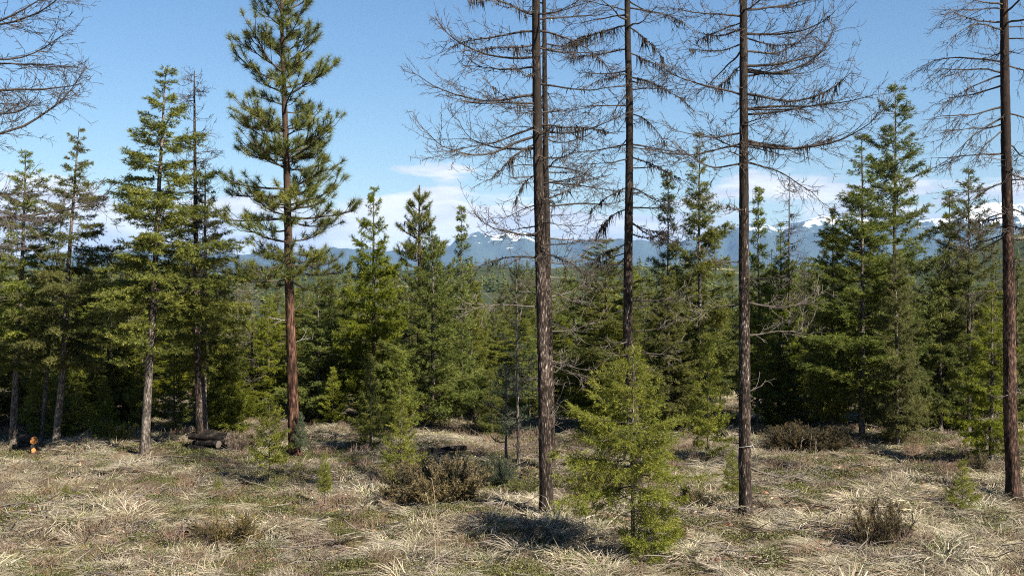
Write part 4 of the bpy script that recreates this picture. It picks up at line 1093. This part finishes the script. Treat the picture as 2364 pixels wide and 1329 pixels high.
scatter('low_ground_cover', 'low leathery green mats spreading between the grass tussocks', 'ground cover', cmat, np.stack([x, y, gz(x, y) + .005], -1),
        np.stack([r_.normal(0, .1, n), r_.normal(0, .1, n), r_.uniform(0, 6.28, n)], -1), np.stack([sc1, sc1, sc1], -1), r_.integers(0, 5, n))

st = []
for k_ in range(5):                                     # wiry dead stems
    g = Geo(); n = 60
    rr = .2 * np.sqrt(rng.uniform(0, 1, n)); az = rng.uniform(0, 6.28, n)
    B = np.stack([np.cos(az) * rr, np.sin(az) * rr, 0 * rr], -1)
    D = nrm(rng.normal(0, .45, (n, 3)) + [0, 0, 1.]); h = rng.uniform(.06, .20, n)[:, None]
    M1 = B + D * h * .6; E = M1 + nrm(D + rng.normal(0, .45, D.shape)) * h * .5; E2 = M1 + nrm(D + rng.normal(0, .6, D.shape)) * h * .4
    g.add(*tubes(np.stack([B, M1, E], 1), np.array([[.003, .0026, .0018]]) * np.ones((n, 1)), 3), np.repeat(rng.uniform(0, .9, n), 9))
    g.add(*tubes(np.stack([M1, E2], 1), np.full((n, 2), .002), 3), np.repeat(rng.uniform(0, .9, n), 6))
    st.append(g.mesh('wiry_stems', [M['weed']]))
cst = collection('stem_kinds', st)
x, y, r_ = field(2600, 603, 34)
patch = fbm(x * .45 + 7, y * .45, 85, 3)
keep = (patch > .52) | (r_.uniform(size=len(x)) < .18)
x, y = x[keep], y[keep]; n = len(x); sc1 = r_.uniform(.6, 1.3, n)
scatter('dry_weed_stems', 'brown wiry dead stems in patches among the grass', 'weeds', cst, np.stack([x, y, gz(x, y)], -1),
        np.stack([r_.normal(0, .1, n), r_.normal(0, .1, n), r_.uniform(0, 6.28, n)], -1), np.stack([sc1, sc1, sc1], -1), r_.integers(0, 5, n))

# fallen twigs, bark flakes and needle litter
tw = []
for k_ in range(5):
    g = Geo(); n = 9
    B = np.stack([rng.uniform(-.3, .3, n), rng.uniform(-.3, .3, n), rng.uniform(.01, .06, n)], -1); a_ = rng.uniform(0, 6.28, n); L = rng.uniform(.1, .45, n)
    D = np.stack([np.cos(a_), np.sin(a_), rng.normal(0, .12, n)], -1)
    M1 = B + D * (L * .5)[:, None] + rng.normal(0, .02, (n, 3)); E = M1 + nrm(D + rng.normal(0, .25, D.shape)) * (L * .5)[:, None]
    g.add(*tubes(np.stack([B, M1, E], 1), np.array([[1, .8, .5]]) * rng.uniform(.004, .011, (n, 1)), 4), np.repeat(rng.uniform(0, 1, n), 12), 0)
    n = 26; B = np.stack([rng.uniform(-.3, .3, n), rng.uniform(-.3, .3, n), rng.uniform(.0, .03, n)], -1)
    V, F = leaf_tris(B, nrm(rng.normal(0, 1, (n, 3)) * [1, 1, .3]), rng.uniform(.03, .08, n), rng.uniform(.015, .04, n), rng); g.add(V, F, np.repeat(rng.uniform(0, 1, n), 3), 1)
    tw.append(g.mesh('fallen_twigs', [M['greytwig'], M['flake']]))
ctw = collection('twig_kinds', tw)
x, y, r_ = field(1500, 604, 34); n = len(x); sc1 = r_.uniform(.5, 1.3, n)
scatter('fallen_twigs', 'fallen twigs and bark flakes strewn over the clearing', 'litter', ctw, np.stack([x, y, gz(x, y) + .03], -1),
        np.stack([0 * x, 0 * x, r_.uniform(0, 6.28, n)], -1), np.stack([sc1, sc1, sc1], -1), r_.integers(0, 5, n))

# tall dead seed stalks that stand out singly
for k_, (px_, by_, ty_, dx_, lab) in enumerate([(1006, 1308, 1140, -.12, 'tall pale dead stalk below the big juniper, left of a pair'), (1012, 1312, 1105, -.08, 'tall pale dead stalk below the big juniper, right of a pair'),
        (184, 1240, 1182, 0, 'thin upright pale stalk in the left foreground grass'), (2000, 1312, 1218, .02, 'thin upright pale stalk below the brown upright juniper')]):
    X, Y, Z = at(px_, by_); h = (by_ - ty_) / (FPX / Y); rng = np.random.default_rng(900 + k_); g = Geo()
    P = np.stack([np.linspace(0, dx_, 8) * np.linspace(0, 1, 8) + rng.normal(0, .003, 8), rng.normal(0, .003, 8), np.linspace(0, h, 8)], -1)
    g.add(*tubes(P[None], np.linspace(.005, .003, 8)[None], 4), .9)
    V, F = leaf_tris(P[rng.integers(4, 8, 10)], nrm(rng.normal(0, .5, (10, 3)) + [0, 0, .8]), rng.uniform(.03, .07, 10), np.full(10, .008), rng); g.add(V, F, .9)
    tag(link('seed_stalk', g.mesh('seed_stalk', [M['weed']]), None, (X, Y, Z)), lab, 'stalk')

# ------------------------------------------------------------------ the air
hx, y0, y1, zt, zb = 70000, -3000, 36000, float(Zm.max()) + 60, -160
V = np.array([[sx * hx, yy_, zz_] for zz_ in (zb, zt) for yy_ in (y0, y1) for sx in (-1, 1)], float)
F = np.array([[0, 2, 3, 1], [4, 5, 7, 6], [0, 1, 5, 4], [2, 6, 7, 3], [0, 4, 6, 2], [1, 3, 7, 5]])
m = bpy.data.materials.new('haze'); m.use_nodes = True; nt = m.node_tree; nt.nodes.clear()
out = nt.nodes.new('ShaderNodeOutputMaterial'); pv = nt.nodes.new('ShaderNodeVolumePrincipled')
pv.inputs['Color'].default_value = (.32, .57, 1.0, 1); pv.inputs['Density'].default_value = 2.0e-5
pv.inputs['Anisotropy'].default_value = 0.0
nt.links.new(pv.outputs[0], out.inputs['Volume'])
tag(link('haze', make_mesh('haze', V, F, None, [m])), 'thin blue air between the clearing and the mountains', 'haze', kind='stuff')
print('fir tris', tot)
